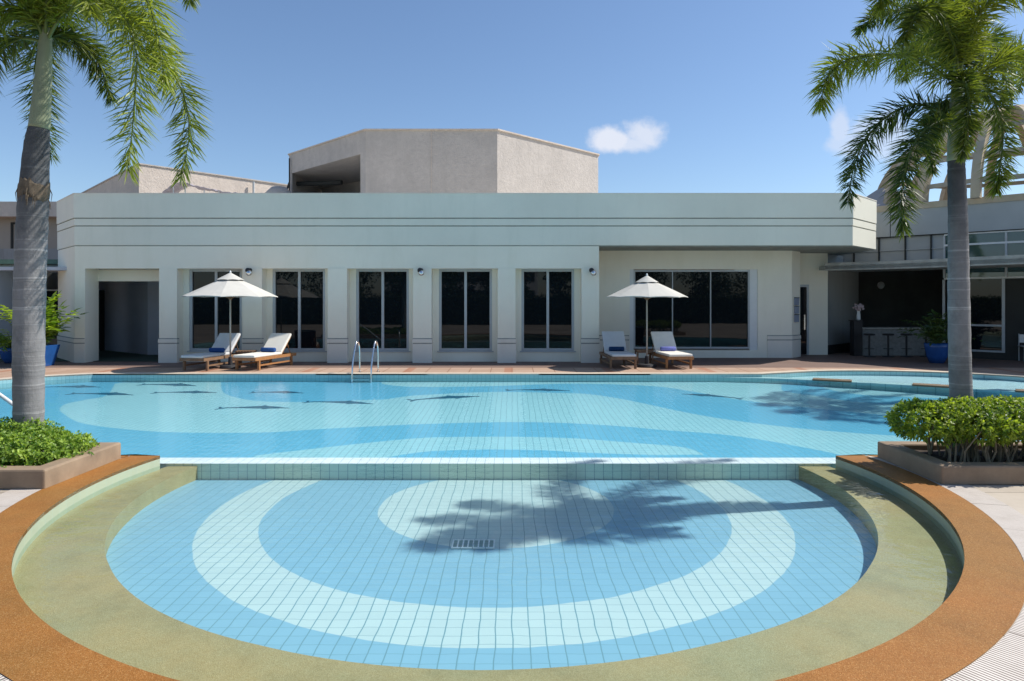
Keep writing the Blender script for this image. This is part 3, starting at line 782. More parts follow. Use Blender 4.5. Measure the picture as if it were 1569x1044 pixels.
# bar counter, stools, vase, lamp, chair
bc = thing('bar_counter', 'grey stone bar counter in the shade below the canopy', 'bar counter', (12.7, 22.45, 0))
MB().box(-1.1, 1.3, -.2, .25, 0, .88).build('counter_front', 'counter', bc)
MB().box(-1.16, 1.36, -.28, .32, .88, .93).build('counter_top', simple('pale_counter_top', (.34, .34, .31), .4, .1, 8), bc, bevel=.008)
st = thing('bar_stool', '', 'stool', (0, 0, 0), 0, 'bar stools along the grey counter')
s1 = MB(); s1.lathe([(.10, .69), (.17, .70), (.175, .735), (.15, .75)], 18); s1.build('seat', 'black', st)
s2 = MB(); s2.tube([(0, 0, .02), (0, 0, .69)], .028, 10); s2.build('post', 'black', st)
s3 = MB(); s3.lathe([(.19, 0), (.18, .02), (.03, .035)], 18); s3.build('foot_plate', 'black', st)
s4 = MB(); s4.tube([(.15*math.cos(i*PI/8), .15*math.sin(i*PI/8), .26) for i in range(17)], .006, 6); s4.build('foot_ring', 'black', st)
sl_ = ['black backless bar stool nearest the flower vase', 'second black bar stool from the flower vase', 'third black bar stool from the flower vase', 'black bar stool beside the potted palm, partly behind its leaves']
for k, px in enumerate((1332, 1361, 1389, 1419)):
    p = at(px, 500, 21.75)
    if k == 0: st.location = (p.x, p.y, 0); st['label'] = sl_[0]
    else: dup(st, (p.x, p.y, 0), None, sl_[k])
pd = thing('vase_stand', 'slim black stand carrying the flower vase', 'stand', (11.42, 22.2, 0))
MB().box(-.14, .14, -.14, .14, 0, 1.15).build('post', 'black', pd); MB().box(-.17, .17, -.17, .17, 1.15, 1.18).build('top', 'black', pd)
vz = thing('flower_vase', 'white vase of pale pink flowers on the black stand', 'vase', (11.5, 22.2, 1.18))
MB().lathe([(.05, 0), (.065, .02), (.06, .15), (.045, .26), (.055, .30)], 14).build('vase', 'white', vz, smooth=True)
fb = MB()
for k in range(46):
    a, r, h = rnd.uniform(0, 2*PI), rnd.uniform(.02, .19), rnd.uniform(.33, .52)
    fb.sphere((r*math.cos(a), r*math.sin(a), h), rnd.uniform(.025, .045), 6)
fb.build('blossoms', 'pink', vz)
sb = MB()
for k in range(9):
    a = rnd.uniform(0, 2*PI); sb.tube([(0, 0, .25), (.12*math.cos(a), .12*math.sin(a), .40)], .006, 5)
sb.build('stems', 'rachis', vz)
rl = MB(); rl.lathe([(.02, .06), (.10, .05), (.14, .02), (.14, 0)][::-1], 20)
o = rl.build('round_wall_lamp', 'white', smooth=False, loc=(14.33, 25.99, 2.43)); o.rotation_euler = (math.radians(90), 0, 0)
tag(o, 'small round white wall lamp on the dark wall above the bar', 'wall lamp')
ch = thing('terrace_chair', 'white metal chair in front of the dark screen at the right edge', 'chair', (15.5, 20.0, 0), math.radians(-20))
for (x, y) in ((-.22, -.22), (.22, -.22), (-.22, .22), (.22, .22)):
    MB().tube([(x, y, 0), (x, y, .45 if y < 0 else .82)], .014, 6).build('leg', 'alu', ch)
MB().box(-.25, .25, -.25, .24, .44, .47).build('seat', 'alu', ch, bevel=.008)
MB().box(-.21, .21, .205, .235, .55, .80).build('backrest', 'white', ch, bevel=.01)
# directory sign on the return face
sg = thing('wall_sign', 'stack of three small blue-grey plates on the wall end beside the metal door', 'sign', (9.155, 21.54, 1.55))
dirv = Vector((.707, .707, 0)); nv = Vector((.707, -.707, 0))
for k in range(3):
    z = .24-.27*k
    po = MB().obox(nv*.012+Vector((0, 0, z)), dirv*.17, nv*.010, (0, 0, .115)).build('sign_plate', simple('sign_plate_paint', (.30, .34, .42), .4, .06, 5), sg)
    MB().obox(nv*.018+Vector((0, 0, z+.125)), dirv*.175, nv*.016, (0, 0, .010)).build('plate_rail', 'black', sg)

# ------------------------------------------------------------------ wall lamps
wlab = ['round silver wall spotlight between the left parasol and the second window', 'round silver wall spotlight on the pilaster between the third and fourth windows', 'round silver wall spotlight at the right corner of the front wall']
w0 = None
for k, px in enumerate((384, 646, 907.5)):
    x = (px-CX)*FY/F
    if w0 is None:
        w0 = thing('wall_spotlight', wlab[0], 'wall lamp', (x, FY, 2.66), 0, 'spotlights on the pool house front')
        l_ = MB(); l_.lathe([(.055, 0), (.055, .02)], 12); o = l_.build('mount', 'black', w0); o.rotation_euler = (PI/2, 0, 0); o.location = (-.01, 0, .06)
        MB().tube([(-.01, -.01, .06), (-.02, -.08, .06), (0, -.12, .02)], .016, 8).build('arm', 'black', w0)
        MB().sphere((-.035, -.12, .045), .075, 14).build('housing', 'black', w0, smooth=True)
        MB().sphere((.015, -.15, -.04), .085, 16).build('globe', 'steel', w0, smooth=True)
    else: dup(w0, (x, FY, 2.66), None, wlab[k])

# ------------------------------------------------------------------ loungers
def lounger(loc, rz, label, back_deg, cush, wood):
    t = thing('sun_lounger', label, 'sun lounger', loc, rz, 'sun loungers by the pool house')
    Wd, z = .33, .30
    f = MB()                                       # frame: two side rails, cross slats; foot towards -y
    for s in (-1, 1): f.box(s*Wd-.02, s*Wd+.02, -.95, .95, z-.045, z+.035)
    f.box(-Wd+.02, Wd-.02, -.95, -.91, z-.04, z+.03); f.box(-Wd+.02, Wd-.02, .91, .95, z-.04, z+.03)
    for k in range(9): f.box(-Wd+.02, Wd-.02, -.85+k*.135, -.78+k*.135, z, z+.02)
    f.build('frame', wood, t, bevel=.004)
    for (x, y) in ((-Wd, -.78), (Wd, -.78), (-Wd, .72), (Wd, .72)):
        MB().box(x-.028, x+.028, y-.03, y+.03, 0, z-.045).build('leg', wood, t, bevel=.004)
    for s in (-1, 1): MB().box(s*Wd-.012, s*Wd+.012, -.75, .69, .11, .15).build('stretcher', wood, t)
    a = math.radians(back_deg); hy = .28; L_ = .69
    d = Vector((0, math.cos(a), math.sin(a))); nn = Vector((0, -math.sin(a), math.cos(a)))
    h = Vector((0, hy, z+.03))
    MB().obox(h+d*L_/2, (Wd-.03, 0, 0), d*L_/2, nn*.012).build('backrest_frame', wood, t)
    m = MB(); 
    for s in (-1, 1): m.tube([h+d*.45+Vector((s*.26, 0, 0)), Vector((s*.26, .80, z))], .012, 6)
    m.build('backrest_prop', wood, t)
    cb = MB().box(-Wd+.01, Wd-.01, -.96, hy+.02, z+.036, z+.106).build('seat_cushion', cush, t, smooth=False, bevel=.025)
    bc_ = MB().obox(h+d*(L_/2+.03)+nn*.052, (Wd-.01, 0, 0), d*(L_/2+.01), nn*.036).build('back_cushion', cush, t, bevel=.025)
    pp = MB()
    for yy in (-.55, -.15): pp.box(-Wd+.02, Wd-.02, yy-.004, yy+.004, z+.104, z+.109)
    pp.build('piping', cush, cb)
    return t
def towel(loc, rz, mat, label):
    m = MB(); pts = []; 
    for k in range(42):
        a = k*.42; r = .012+.0016*k; pts.append((r*math.cos(a), r*math.sin(a)))
    r = .062; n = 20
    m.lathe([(.02, -.21), (.05, -.212), (r, -.20), (r*1.02, 0), (r, .20), (.05, .212), (.02, .21)], n)
    o = m.build('rolled_towel', mat, smooth=True, loc=loc); o.rotation_euler = (0, PI/2, rz)
    return tag(o, label, 'towel', 'rolled towels on the loungers')
def rt(x, y, a): return (x*math.cos(a)-y*math.sin(a), x*math.sin(a)+y*math.cos(a))
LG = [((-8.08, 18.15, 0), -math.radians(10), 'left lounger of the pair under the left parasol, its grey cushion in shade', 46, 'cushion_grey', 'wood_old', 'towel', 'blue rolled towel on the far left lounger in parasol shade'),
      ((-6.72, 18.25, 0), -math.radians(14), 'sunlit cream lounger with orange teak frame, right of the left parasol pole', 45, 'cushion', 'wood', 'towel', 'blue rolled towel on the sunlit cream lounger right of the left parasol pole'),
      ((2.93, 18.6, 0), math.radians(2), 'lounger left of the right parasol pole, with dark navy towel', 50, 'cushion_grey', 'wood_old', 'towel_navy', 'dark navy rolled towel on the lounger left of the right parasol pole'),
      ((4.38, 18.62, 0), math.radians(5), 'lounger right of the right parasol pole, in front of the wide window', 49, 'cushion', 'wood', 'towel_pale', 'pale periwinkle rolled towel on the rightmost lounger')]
for (loc, rz, lab, bd, cu, wo_, tw, tl) in LG:
    lounger(loc, rz, lab, bd, cu, wo_)
    dx, dy = rt(0, .12, rz); towel((loc[0]+dx, loc[1]+dy, .47), rz, tw, tl)

# ------------------------------------------------------------------ parasols
def parasol(loc, R, zr, za, label, rot):
    t = thing('parasol', label, 'parasol', loc, rot, 'parasols over the loungers')
    n = 8; m = MB(); vs = [(0, 0, za-.10)]; fs = []; ring = []
    for i in range(1, 7):
        q = i/6
        for k in range(n*4):
            a = 2*PI*k/(n*4); u_ = (k % 4)/4; sc = 1-.055*math.sin(PI*u_)*q
            r = R*q*sc; z = za-.10-(za-.10-zr)*(q**1.12)+(-.035*math.sin(PI*u_)*q*(1-q)*2)+.02*math.sin(PI*u_)*q*q
            vs.append((r*math.cos(a), r*math.sin(a), z))
    N = n*4
    for k in range(N): fs.append((0, 1+k, 1+(k+1) % N))
    for i in range(5):
        for k in range(N): fs.append((1+i*N+k, 1+(i+1)*N+k, 1+(i+1)*N+(k+1) % N, 1+i*N+(k+1) % N))
    c = m.add(vs, fs).build('canopy', 'canvas', t, smooth=False)
    s_ = c.modifiers.new('solid', 'SOLIDIFY'); s_.thickness = .006; s_.offset = -1
    # valance
    v_ = MB(); vv = []; ff = []
    for k in range(N):
        p = vs[1+5*N+k]; vv += [p, (p[0]*1.004, p[1]*1.004, p[2]-.018)]
    for k in range(N): ff.append((2*k, 2*((k+1) % N), 2*((k+1) % N)+1, 2*k+1))
    v_.add(vv, ff).build('valance', 'canvas', t)
    m = MB(); vs2 = [(0, 0, za)]; 
    for k in range(N):
        a = 2*PI*k/N; u_ = (k % 4)/4; r = R*.30*(1-.06*math.sin(PI*u_)); vs2.append((r*math.cos(a), r*math.sin(a), za-.205+.012*math.sin(PI*u_)))
    vc = m.add(vs2, [(0, 1+k, 1+(k+1) % N) for k in range(N)]).build('vent_cap', 'canvas', t)
    s_ = vc.modifiers.new('solid', 'SOLIDIFY'); s_.thickness = .006
    MB().tube([(0, 0, .08), (0, 0, za-.02)], .022, 12).build('pole', simple('pale_pole', (.42, .38, .33), .5, .05, 4), t, smooth=True)
    MB().lathe([(.02, 0), (.028, .03), (.012, .07)], 10, (0, 0, za-.02)).build('finial', 'white', t)
    for k in range(n):
        a = 2*PI*k/n; e = Vector((math.cos(a), math.sin(a), 0))
        rb_ = MB().tube([Vector((0, 0, za-.14))+e*.03, e*R*.5+Vector((0, 0, za-.13-(za-.10-zr)*.5**1.12)), e*R*.97+Vector((0, 0, zr-.0))], .009, 6).build('rib', 'wood_old', t)
        MB().tube([Vector((0, 0, zr-.05))+e*.04, e*R*.5+Vector((0, 0, za-.15-(za-.10-zr)*.5**1.12))], .008, 6).build('strut', 'wood_old', rb_)
    MB().lathe([(.045, 0), (.045, .06)], 12, (0, 0, zr-.08)).build('hub', 'wood_old', t)
    b = MB(); b.lathe([(.26, 0), (.27, .03), (.25, .075), (.06, .09), (.05, .30), (.03, .31)], 24)
    b.build('base', simple('dark_grey_parasol_base', (.035, .035, .04), .6, .1, 6), t)
    return t
parasol((-7.60, 18.05, 0), 1.22, 1.93, 2.58, 'white parasol at the left, over the lounger pair by the first window', math.radians(12))
parasol((3.70, 18.35, 0), 1.10, 1.92, 2.52, 'white parasol at the right, over the lounger pair by the wide window', math.radians(-8))
def side_table(loc, label):
    t = thing('side_table', label, 'side table', loc, 0, 'small teak side tables')
    m = MB(); 
    for k in range(6): m.box(-.24+k*.083, -.175+k*.083, -.2, .2, .40, .42)
    m.build('slatted_top', 'wood_old', t)
    for (x, y) in ((-.21, -.17), (.21, -.17), (-.21, .17), (.21, .17)): MB().box(x-.02, x+.02, y-.02, y+.02, 0, .38).build('leg', 'wood_old', t)
    a = MB(); a.box(-.22, .22, -.19, -.165, .35, .40); a.box(-.22, .22, .165, .19, .35, .40); a.build('apron', 'wood_old', t)
side_table((-7.45, 18.75, 0), 'small slatted teak table behind the left parasol pole')
side_table((3.75, 19.0, 0), 'small slatted teak table behind the right parasol base')

# ------------------------------------------------------------------ ladder and rail
ld = thing('pool_ladder', 'stainless steel ladder with two curved handrails at the far pool edge', 'ladder', (-3.7, 16.6, 0))
for x in (-.245, .225):
    p = catmull([(x, -.10, -.30), (x, -.09, -.02), (x, -.04, .22), (x+.02, .12, .62), (x+.035, .26, .79), (x+.05, .40, .72), (x+.06, .46, .50), (x+.06, .47, .0)], 40)
    MB().tube(p, .021, 10).build('handrail', 'steel', ld, smooth=True)
    MB().lathe([(.045, 0), (.045, .015), (.025, .02)], 14, (x+.06, .47, .002)).build('floor_flange', 'steel', ld)
for z in (-.14, -.21): MB().box(-.22, .20, -.17, -.07, z, z+.02).build('tread', 'steel', ld)
hr = thing('stair_handrail', 'pale metal handrail sloping into the water behind the left palm trunk', 'handrail', (-6.9, 9.0, 0))
p = catmull([(-.9, 0, -.35), (-.9, 0, .6), (-.75, 0, .95), (-.55, 0, .93), (0.02, 0, .535), (.29, 0, .334), (.8, 0, -.06), (1.1, 0, -.25)], 40)
MB().tube(p, .026, 12).build('rail', simple('pale_painted_rail', (.62, .62, .60), .35, .05, 4), hr, smooth=True)
MB().tube([(.55, 0, .13), (.55, 0, -.35)], .02, 10).build('post', 'steel', hr)

# ------------------------------------------------------------------ planters
def planter(name, label, x0, x1, y0, y1):
    t = thing(name, label, 'planter', ((x0+x1)/2, (y0+y1)/2, 0), 0, 'stone planters at the two ends of the weir')
    hx, hy, w_ = (x1-x0)/2, (y1-y0)/2, .17
    m = MB(); H = .19
    o = [(-hx, -hy), (hx, -hy), (hx, hy), (-hx, hy)]; i_ = [(-hx+w_, -hy+w_), (hx-w_, -hy+w_), (hx-w_, hy-w_), (-hx+w_, hy-w_)]
    vs = [(x, y, 0.007) for x, y in o]+[(x, y, H) for x, y in o]+[(x, y, H) for x, y in i_]+[(x, y, .1) for x, y in i_]
    fs = []
    for k in range(4):
        j = (k+1) % 4; fs += [(k, j, 4+j, 4+k), (4+k, 4+j, 8+j, 8+k), (8+k, 8+j, 12+j, 12+k)]
    m.add(vs, fs); m.build('kerb', 'stone', t, bevel=.02)
    m2 = MB(); n = 14; vs = []; 
    for j in range(n+1):
        for i in range(n+1): vs.append((-hx+w_+(2*hx-2*w_)*i/n, -hy+w_+(2*hy-2*w_)*j/n, .13+rnd.uniform(-.012, .02)))
    m2.add(vs, [(j*(n+1)+i, j*(n+1)+i+1, (j+1)*(n+1)+i+1, (j+1)*(n+1)+i) for j in range(n) for i in range(n)])
    m2.build('soil', 'soil', t)
    return t
planter('stone_planter', 'brown stone planter on the left holding the low rounded hedge', -9.4, -4.47, 6.4, 7.66)
planter('stone_planter', 'brown stone planter on the right holding the leggy limp-leaved hedge', 4.21, 9.2, 6.55, 7.72)

# ------------------------------------------------------------------ foliage
def leaf(mb, c, d, nrm, L_, w_, tone, fold=.15):
    s_ = d.cross(nrm).normalized()*w_/2; tip = c+d*L_+Vector((0, 0, -fold*L_)); mid = c+d*L_*.45
    o = len(mb.v); mb.v += [tuple(c), tuple(mid+s_), tuple(tip), tuple(mid-s_)]
    mb.f += [(o, o+1, o+2), (o, o+2, o+3)]; mb.mi += [0, 0]; mb.tone += [tone]*4
def rv(r):
    while True:
        v_ = Vector((r.uniform(-1, 1), r.uniform(-1, 1), r.uniform(-1, 1)))
        if .05 < v_.length < 1: return v_.normalized()
def hedge(name, label, mat, blobs, nclump, leafL, seed, stems=None, base=None, skirt=0.):
    r = random.Random(seed); t = thing(name, label, 'hedge', base, 0, None)
    m = MB(); B0 = Vector(base)
    wts = [b[1][0]*b[1][1]+b[1][0]*b[1][2] for b in blobs]
    for _ in range(nclump):
        b = r.choices(blobs, wts)[0]; c0, rad = Vector(b[0]), b[1]
        d = rv(r)
        if d.z < -.25-skirt: d.z = -d.z
        q = r.uniform(.80, 1.05)
        c = c0+Vector((d.x*rad[0], d.y*rad[1], d.z*rad[2]))*q-B0
        out_ = Vector((d.x/rad[0], d.y/rad[1], d.z/rad[2])).normalized()
        tone0 = r.uniform(.05, .75)
        for k in range(r.randint(6, 10)):
            dd_ = (out_*r.uniform(.1, .9)+rv(r)*.9+Vector((0, 0, .15-.25*skirt))).normalized()
            nr = (out_+rv(r)*.6).normalized()
            if abs(dd_.dot(nr)) > .95: nr = dd_.orthogonal()
            leaf(m, c+rv(r)*.02, dd_, nr, leafL*r.uniform(.7, 1.25), leafL*.5*r.uniform(.8, 1.2), min(1, max(0, tone0+r.uniform(-.2, .25))))
    m.build('foliage', mat, t)
    if stems:
        sm2 = MB()
        for _ in range(stems[0]):
            x, y = r.uniform(stems[1], stems[2]), r.uniform(stems[3], stems[4]); z = stems[5]
            a = r.uniform(0, 2*PI); p0 = Vector((x, y, z))-B0
            p1 = p0+Vector((r.uniform(-.05, .05), r.uniform(-.05, .05), .16)); p2 = p1+Vector((r.uniform(-.12, .12), r.uniform(-.12, .12), .24))
            sm2.tube([p0, p1, p2], [.012, .009, .006], 5)
        sm2.build('stems', simple('pale_hedge_stems', (.22, .18, .12), .8, .2, 10), t)
    return t
hedge('hedge', 'low bright green rounded hedge filling the left planter', 'hedge',
      [((-4.86, 7.12, .17), (.36, .44, .20)), ((-5.15, 7.0, .17), (.52, .55, .28)), ((-5.70, 6.92, .17), (.7, .58, .33)), ((-5.30, 7.15, .2), (.50, .42, .34)), ((-6.5, 7.0, .16), (.8, .56, .33)), ((-7.6, 7.0, .16), (.9, .55, .34)), ((-8.6, 7.0, .15), (.7, .5, .3))],
      6400, .043, 3, None, (-6.3, 7.0, .12))
hedge('hedge', 'taller leggy hedge with drooping leaves and bare stems in the right planter', 'hedge2',
      [((4.42, 7.12, .52), (.34, .42, .20)), ((4.80, 7.04, .545), (.40, .46, .21)), ((5.22, 7.04, .55), (.40, .46, .21)), ((5.62, 7.05, .53), (.42, .46, .22)), ((6.15, 7.1, .57), (.42, .46, .20)), ((6.9, 7.1, .55), (.5, .46, .22)), ((7.8, 7.1, .55), (.6, .46, .22)), ((8.6, 7.1, .55), (.5, .4, .2))],
      7000, .045, 4, (300, 4.40, 8.9, 6.75, 7.45, .12), (6.6, 7.1, .12), .6)

def frond(P, seed, leafL=.34, dens=104, around=9, w_=.0135, start=.10, tip=None, bright=.4):
    r = random.Random(seed); pts = catmull(P, dens); m = MB(); n = len(pts)
    for i in range(n):
        q = i/(n-1)
        if q < start: continue
        t = (pts[min(i+1, n-1)]-pts[max(i-1, 0)]).normalized()
        up = Vector((0, 0, 1)); s_ = t.cross(up)
        s_ = s_.normalized() if s_.length > .05 else Vector((1, 0, 0)); u_ = s_.cross(t).normalized()
        prof = min(1., (q-start)/.16+.45)*(1-.55*max(0, (q-.62)/.38)**1.5)
        for k in range(around):
            ph_ = r.uniform(0, 2*PI); rad_ = (s_*math.cos(ph_)*1.15+u_*math.sin(ph_)*.8+Vector((0, 0, -.12)))
            fw = r.uniform(.18, .72) if q < .93 else r.uniform(.7, 1.4)
            d = (t*fw+rad_).normalized()
            L1 = leafL*1.25*prof*r.uniform(.72, 1.08); c = pts[i]+t*r.uniform(-.02, .02)
            ws = d.cross(rv(r)); ws = (ws.normalized() if ws.length > .05 else s_)*w_/2*r.uniform(.8, 1.2)
            p1 = c+d*L1*.5; p2 = c+d*L1+Vector((0, 0, -1))*L1*r.uniform(.03, .20)
            o = len(m.v); m.v += [tuple(c-ws*.4), tuple(c+ws*.4), tuple(p1+ws), tuple(p1-ws), tuple(p2)]
            m.f += [(o, o+1, o+2, o+3), (o+3, o+2, o+4)]; m.mi += [0, 0]
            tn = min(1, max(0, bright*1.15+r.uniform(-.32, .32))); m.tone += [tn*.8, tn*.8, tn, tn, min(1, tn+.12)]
    return m, pts
def palm(name, label, trunk_pts, trunk_r, mats, shaft_pts, shaft_r, fronds, base, grp=None, husk=None):
    t = thing(name, label, 'palm tree', base, 0, grp); Bv = Vector(base)
    tp = catmull(trunk_pts, 60); rr = np.interp(np.linspace(0, 1, 60), np.linspace(0, 1, len(trunk_r)), trunk_r)
    rr = [float(a)*(1+.018*math.sin(i*1.9)+.014*rnd.uniform(-1, 1)) for i, a in enumerate(rr)]
    m = MB(); split = mats[1] if len(mats) > 1 else None
    m.tube([p-Bv for p in tp], rr, 20)
    ob = m.build('trunk', [mats[0]] if not split else [mats[0], split[0]], t, smooth=True)
    if split:
        for p_ in ob.data.polygons:
            if p_.center.z+Bv.z > split[1]: p_.material_index = 1
    sp_ = catmull(shaft_pts, 16); sr = [float(x) for x in np.interp(np.linspace(0, 1, 16), np.linspace(0, 1, len(shaft_r)), shaft_r)]
    MB().tube([p-Bv for p in sp_], sr, 16).build('crownshaft', 'shaft', t, smooth=True)
    if husk:
        hm = MB(); c = Vector(husk[0])-Bv; r0 = husk[1]; N = 36; rows = ((-.10, .985), (-.07, 1.05), (-.01, 1.07), (.05, 1.045), (.09, .98)); vs = []
        for (z, q) in rows:
            for k in range(N):
                a = 2*PI*k/N; qq = q*(1+rnd.uniform(-.02, .03)); vs.append((c.x+r0*qq*math.cos(a), c.y+r0*qq*math.sin(a), c.z+z+rnd.uniform(-.022, .022)+.03*math.sin(3*a)))
        hm.add(vs, [(i*N+k, i*N+(k+1) % N, (i+1)*N+(k+1) % N, (i+1)*N+k) for i in range(4) for k in range(N)])
        for k in range(14):
            a = rnd.uniform(0, 2*PI); e = Vector((math.cos(a), math.sin(a), 0)); p = c+e*r0*1.05+Vector((0, 0, rnd.uniform(-.09, .05)))
            hm.tube([p, p+e*.02+Vector((0, 0, -.05)), p+e*rnd.uniform(.0, .03)+Vector((0, 0, -rnd.uniform(.08, .14)))], [.006, .004, .002], 4)
        hm.build('husk_collar', 'husk', t)
    for k, fr in enumerate(fronds):
        kw = dict(leafL=.34, bright=.4, start=.12)
        P = fr[0]; kw.update(fr[1] if len(fr) > 1 else {})
        P = [Vector(p)-Bv for p in P]
        m, pts = frond(P, 100+k*7+int(abs(Bv.x)*10), **kw)
        fo = m.build('frond', 'frond', t)
        rad = [.020*(1-.8*i/(len(pts)-1)) for i in range(len(pts))]
        MB().tube(pts, rad, 6).build('midrib', 'rachis', fo, smooth=True)
    return t

def fp(Y0, L_):     # list of (px, py, dY) -> world path
    return [at(px, py, Y0+dy) for (px, py, dy) in L_]
YL = 7.25
O = (70, 66, 0)
LF = [
 (fp(YL, [O, (95, 25, -.1), (140, 0, -.25), (185, 20, -.4), (208, 75, -.5), (206, 160, -.55), (196, 258, -.5)]), dict(leafL=.33, bright=.62)),
 (fp(YL, [O, (105, 5, .1), (170, 5, .2), (230, 60, .3), (275, 130, .35), (290, 200, .35), (277, 272, .3)]), dict(leafL=.31, bright=.42)),
 (fp(YL, [O, (85, -30, .0), (130, -75, -.1), (190, -60, -.2), (225, 0, -.3), (245, 70, -.3), (252, 130, -.3)]), dict(leafL=.33, bright=.75)),
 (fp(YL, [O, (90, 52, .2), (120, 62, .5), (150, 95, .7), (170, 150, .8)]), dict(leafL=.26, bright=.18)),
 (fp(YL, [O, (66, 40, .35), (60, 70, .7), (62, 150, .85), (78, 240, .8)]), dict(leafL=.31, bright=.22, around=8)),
 (fp(YL, [O, (45, 60, .0), (15, 62, .1), (-15, 85, .2), (-45, 150, .2), (-60, 230, .2)]), dict(leafL=.25, bright=.3, start=.25)),
 (fp(YL, [O, (52, 30, -.1), (20, 10, -.2), (-25, 25, -.3), (-80, 90, -.4), (-105, 170, -.4)]), dict(leafL=.30, bright=.55)),
 (fp(YL, [O, (60, 0, .0), (45, -70, .1), (0, -120, .2), (-70, -110, .3)]), dict(leafL=.33, bright=.5)),
 (fp(YL, [O, (74, 0, .0), (95, -90, .1), (150, -140, .1), (235, -120, .1), (285, -55, .1), (290, -2, .1)]), dict(leafL=.28, bright=.5)),
 (fp(YL, [O, (72, 0, -.15), (90, -60, -.35), (120, -50, -.55), (140, 20, -.7)]), dict(leafL=.30, bright=.55)),
 (fp(YL, [O, (68, 10, .3), (110, -40, .9), (160, -40, 1.4), (200, 40, 1.7)]), dict(leafL=.30, bright=.3)),
 (fp(YL, [O, (64, 0, .2), (30, -50, .6), (-20, -40, 1.1), (-50, 30, 1.3)]), dict(leafL=.30, bright=.3)),
 (fp(YL, [O, (70, 0, 0), (74, -80, 0), (90, -170, .1)]), dict(leafL=.24, bright=.6)),
]
lb = at(44, 720, YL); lb.z = .12
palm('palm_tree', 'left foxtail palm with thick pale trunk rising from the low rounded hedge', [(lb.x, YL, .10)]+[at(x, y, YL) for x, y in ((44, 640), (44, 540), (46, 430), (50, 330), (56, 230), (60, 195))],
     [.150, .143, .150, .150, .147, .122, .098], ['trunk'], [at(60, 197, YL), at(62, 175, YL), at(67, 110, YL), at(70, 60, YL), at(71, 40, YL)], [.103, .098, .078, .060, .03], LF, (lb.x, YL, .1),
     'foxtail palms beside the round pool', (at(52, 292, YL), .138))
YR = 7.3
O = (1468, 118, 0)
RF = [
 (fp(YR, [O, (1448, 118, -.1), (1410, 92, -.25), (1350, 84, -.4), (1300, 92, -.5), (1268, 118, -.5), (1257, 162, -.45)]), dict(leafL=.27, bright=.62)),
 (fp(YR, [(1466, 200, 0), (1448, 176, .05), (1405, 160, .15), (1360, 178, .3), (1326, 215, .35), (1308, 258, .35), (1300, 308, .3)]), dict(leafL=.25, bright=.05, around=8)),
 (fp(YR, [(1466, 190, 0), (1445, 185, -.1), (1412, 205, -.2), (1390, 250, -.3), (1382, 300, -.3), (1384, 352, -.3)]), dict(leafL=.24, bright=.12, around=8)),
 (fp(YR, [O, (1476, 120, -.2), (1484, 150, -.42), (1482, 195, -.5), (1474, 240, -.45)]), dict(leafL=.17, bright=.25, start=.08, around=9)),
 (fp(YR, [O, (1490, 125, .1), (1520, 150, .2), (1536, 200, .25), (1532, 260, .2), (1526, 292, .2)]), dict(leafL=.22, bright=.35)),
 (fp(YR, [O, (1480, 80, -.1), (1500, 25, -.2), (1535, -15, -.3), (1590, -20, -.4), (1650, 30, -.4)]), dict(leafL=.27, bright=.6)),
 (fp(YR, [O, (1500, 112, .1), (1540, 90, .2), (1580, 82, .3), (1625, 110, .4), (1650, 170, .4)]), dict(leafL=.27, bright=.42)),
 (fp(YR, [O, (1455, 80, .1), (1430, 40, .3), (1395, 18, .5), (1350, 20, .6), (1318, 45, .6)]), dict(leafL=.0 or .24, bright=.28)),
 (fp(YR, [O, (1460, 60, -.1), (1448, 10, -.3), (1410, -25, -.5), (1365, -20, -.6), (1345, 12, -.6)]), dict(leafL=.25, bright=.55)),
 (fp(YR, [O, (1466, 50, 0), (1462, -30, .1), (1430, -80, .2), (1370, -70, .2)]), dict(leafL=.28, bright=.5)),
 (fp(YR, [O, (1474, 50, .1), (1500, -40, .3), (1560, -70, .4), (1620, -40, .5)]), dict(leafL=.28, bright=.5)),
 (fp(YR, [O, (1462, 90, .3), (1430, 60, .8), (1400, 70, 1.3), (1385, 120, 1.6)]), dict(leafL=.26, bright=.2)),
 (fp(YR, [O, (1480, 85, .3), (1510, 60, .9), (1530, 80, 1.4), (1545, 150, 1.6)]), dict(leafL=.26, bright=.2)),
 (fp(YR, [O, (1462, 70, -.2), (1440, 20, -.45), (1410, 15, -.65), (1385, 62, -.7)]), dict(leafL=.22, bright=.3)),
 (fp(YR, [O, (1458, 160, .2), (1440, 170, .4), (1425, 215, .5), (1428, 262, .5)]), dict(leafL=.2, bright=.15)),
 (fp(YR, [O, (1468, 60, 0), (1470, -20, 0), (1478, -110, .1)]), dict(leafL=.22, bright=.6)),
]
rb_ = at(1474, 700, YR)
palm('palm_tree', 'right foxtail palm with slender grey trunk rising from the leggy hedge', [(rb_.x, YR, .10)]+[at(x, y, YR) for x, y in ((1474, 640), (1471, 560), (1469, 450), (1468, 350), (1466, 280), (1465, 245))],
     [.120, .111, .108, .104, .095, .087, .082], ['trunk'], [at(1465, 247, YR), at(1465, 220, YR), at(1466, 160, YR), at(1468, 112, YR), at(1469, 95, YR)], [.088, .084, .066, .05, .03], RF, (rb_.x, YR, .1),
     'foxtail palms beside the round pool')
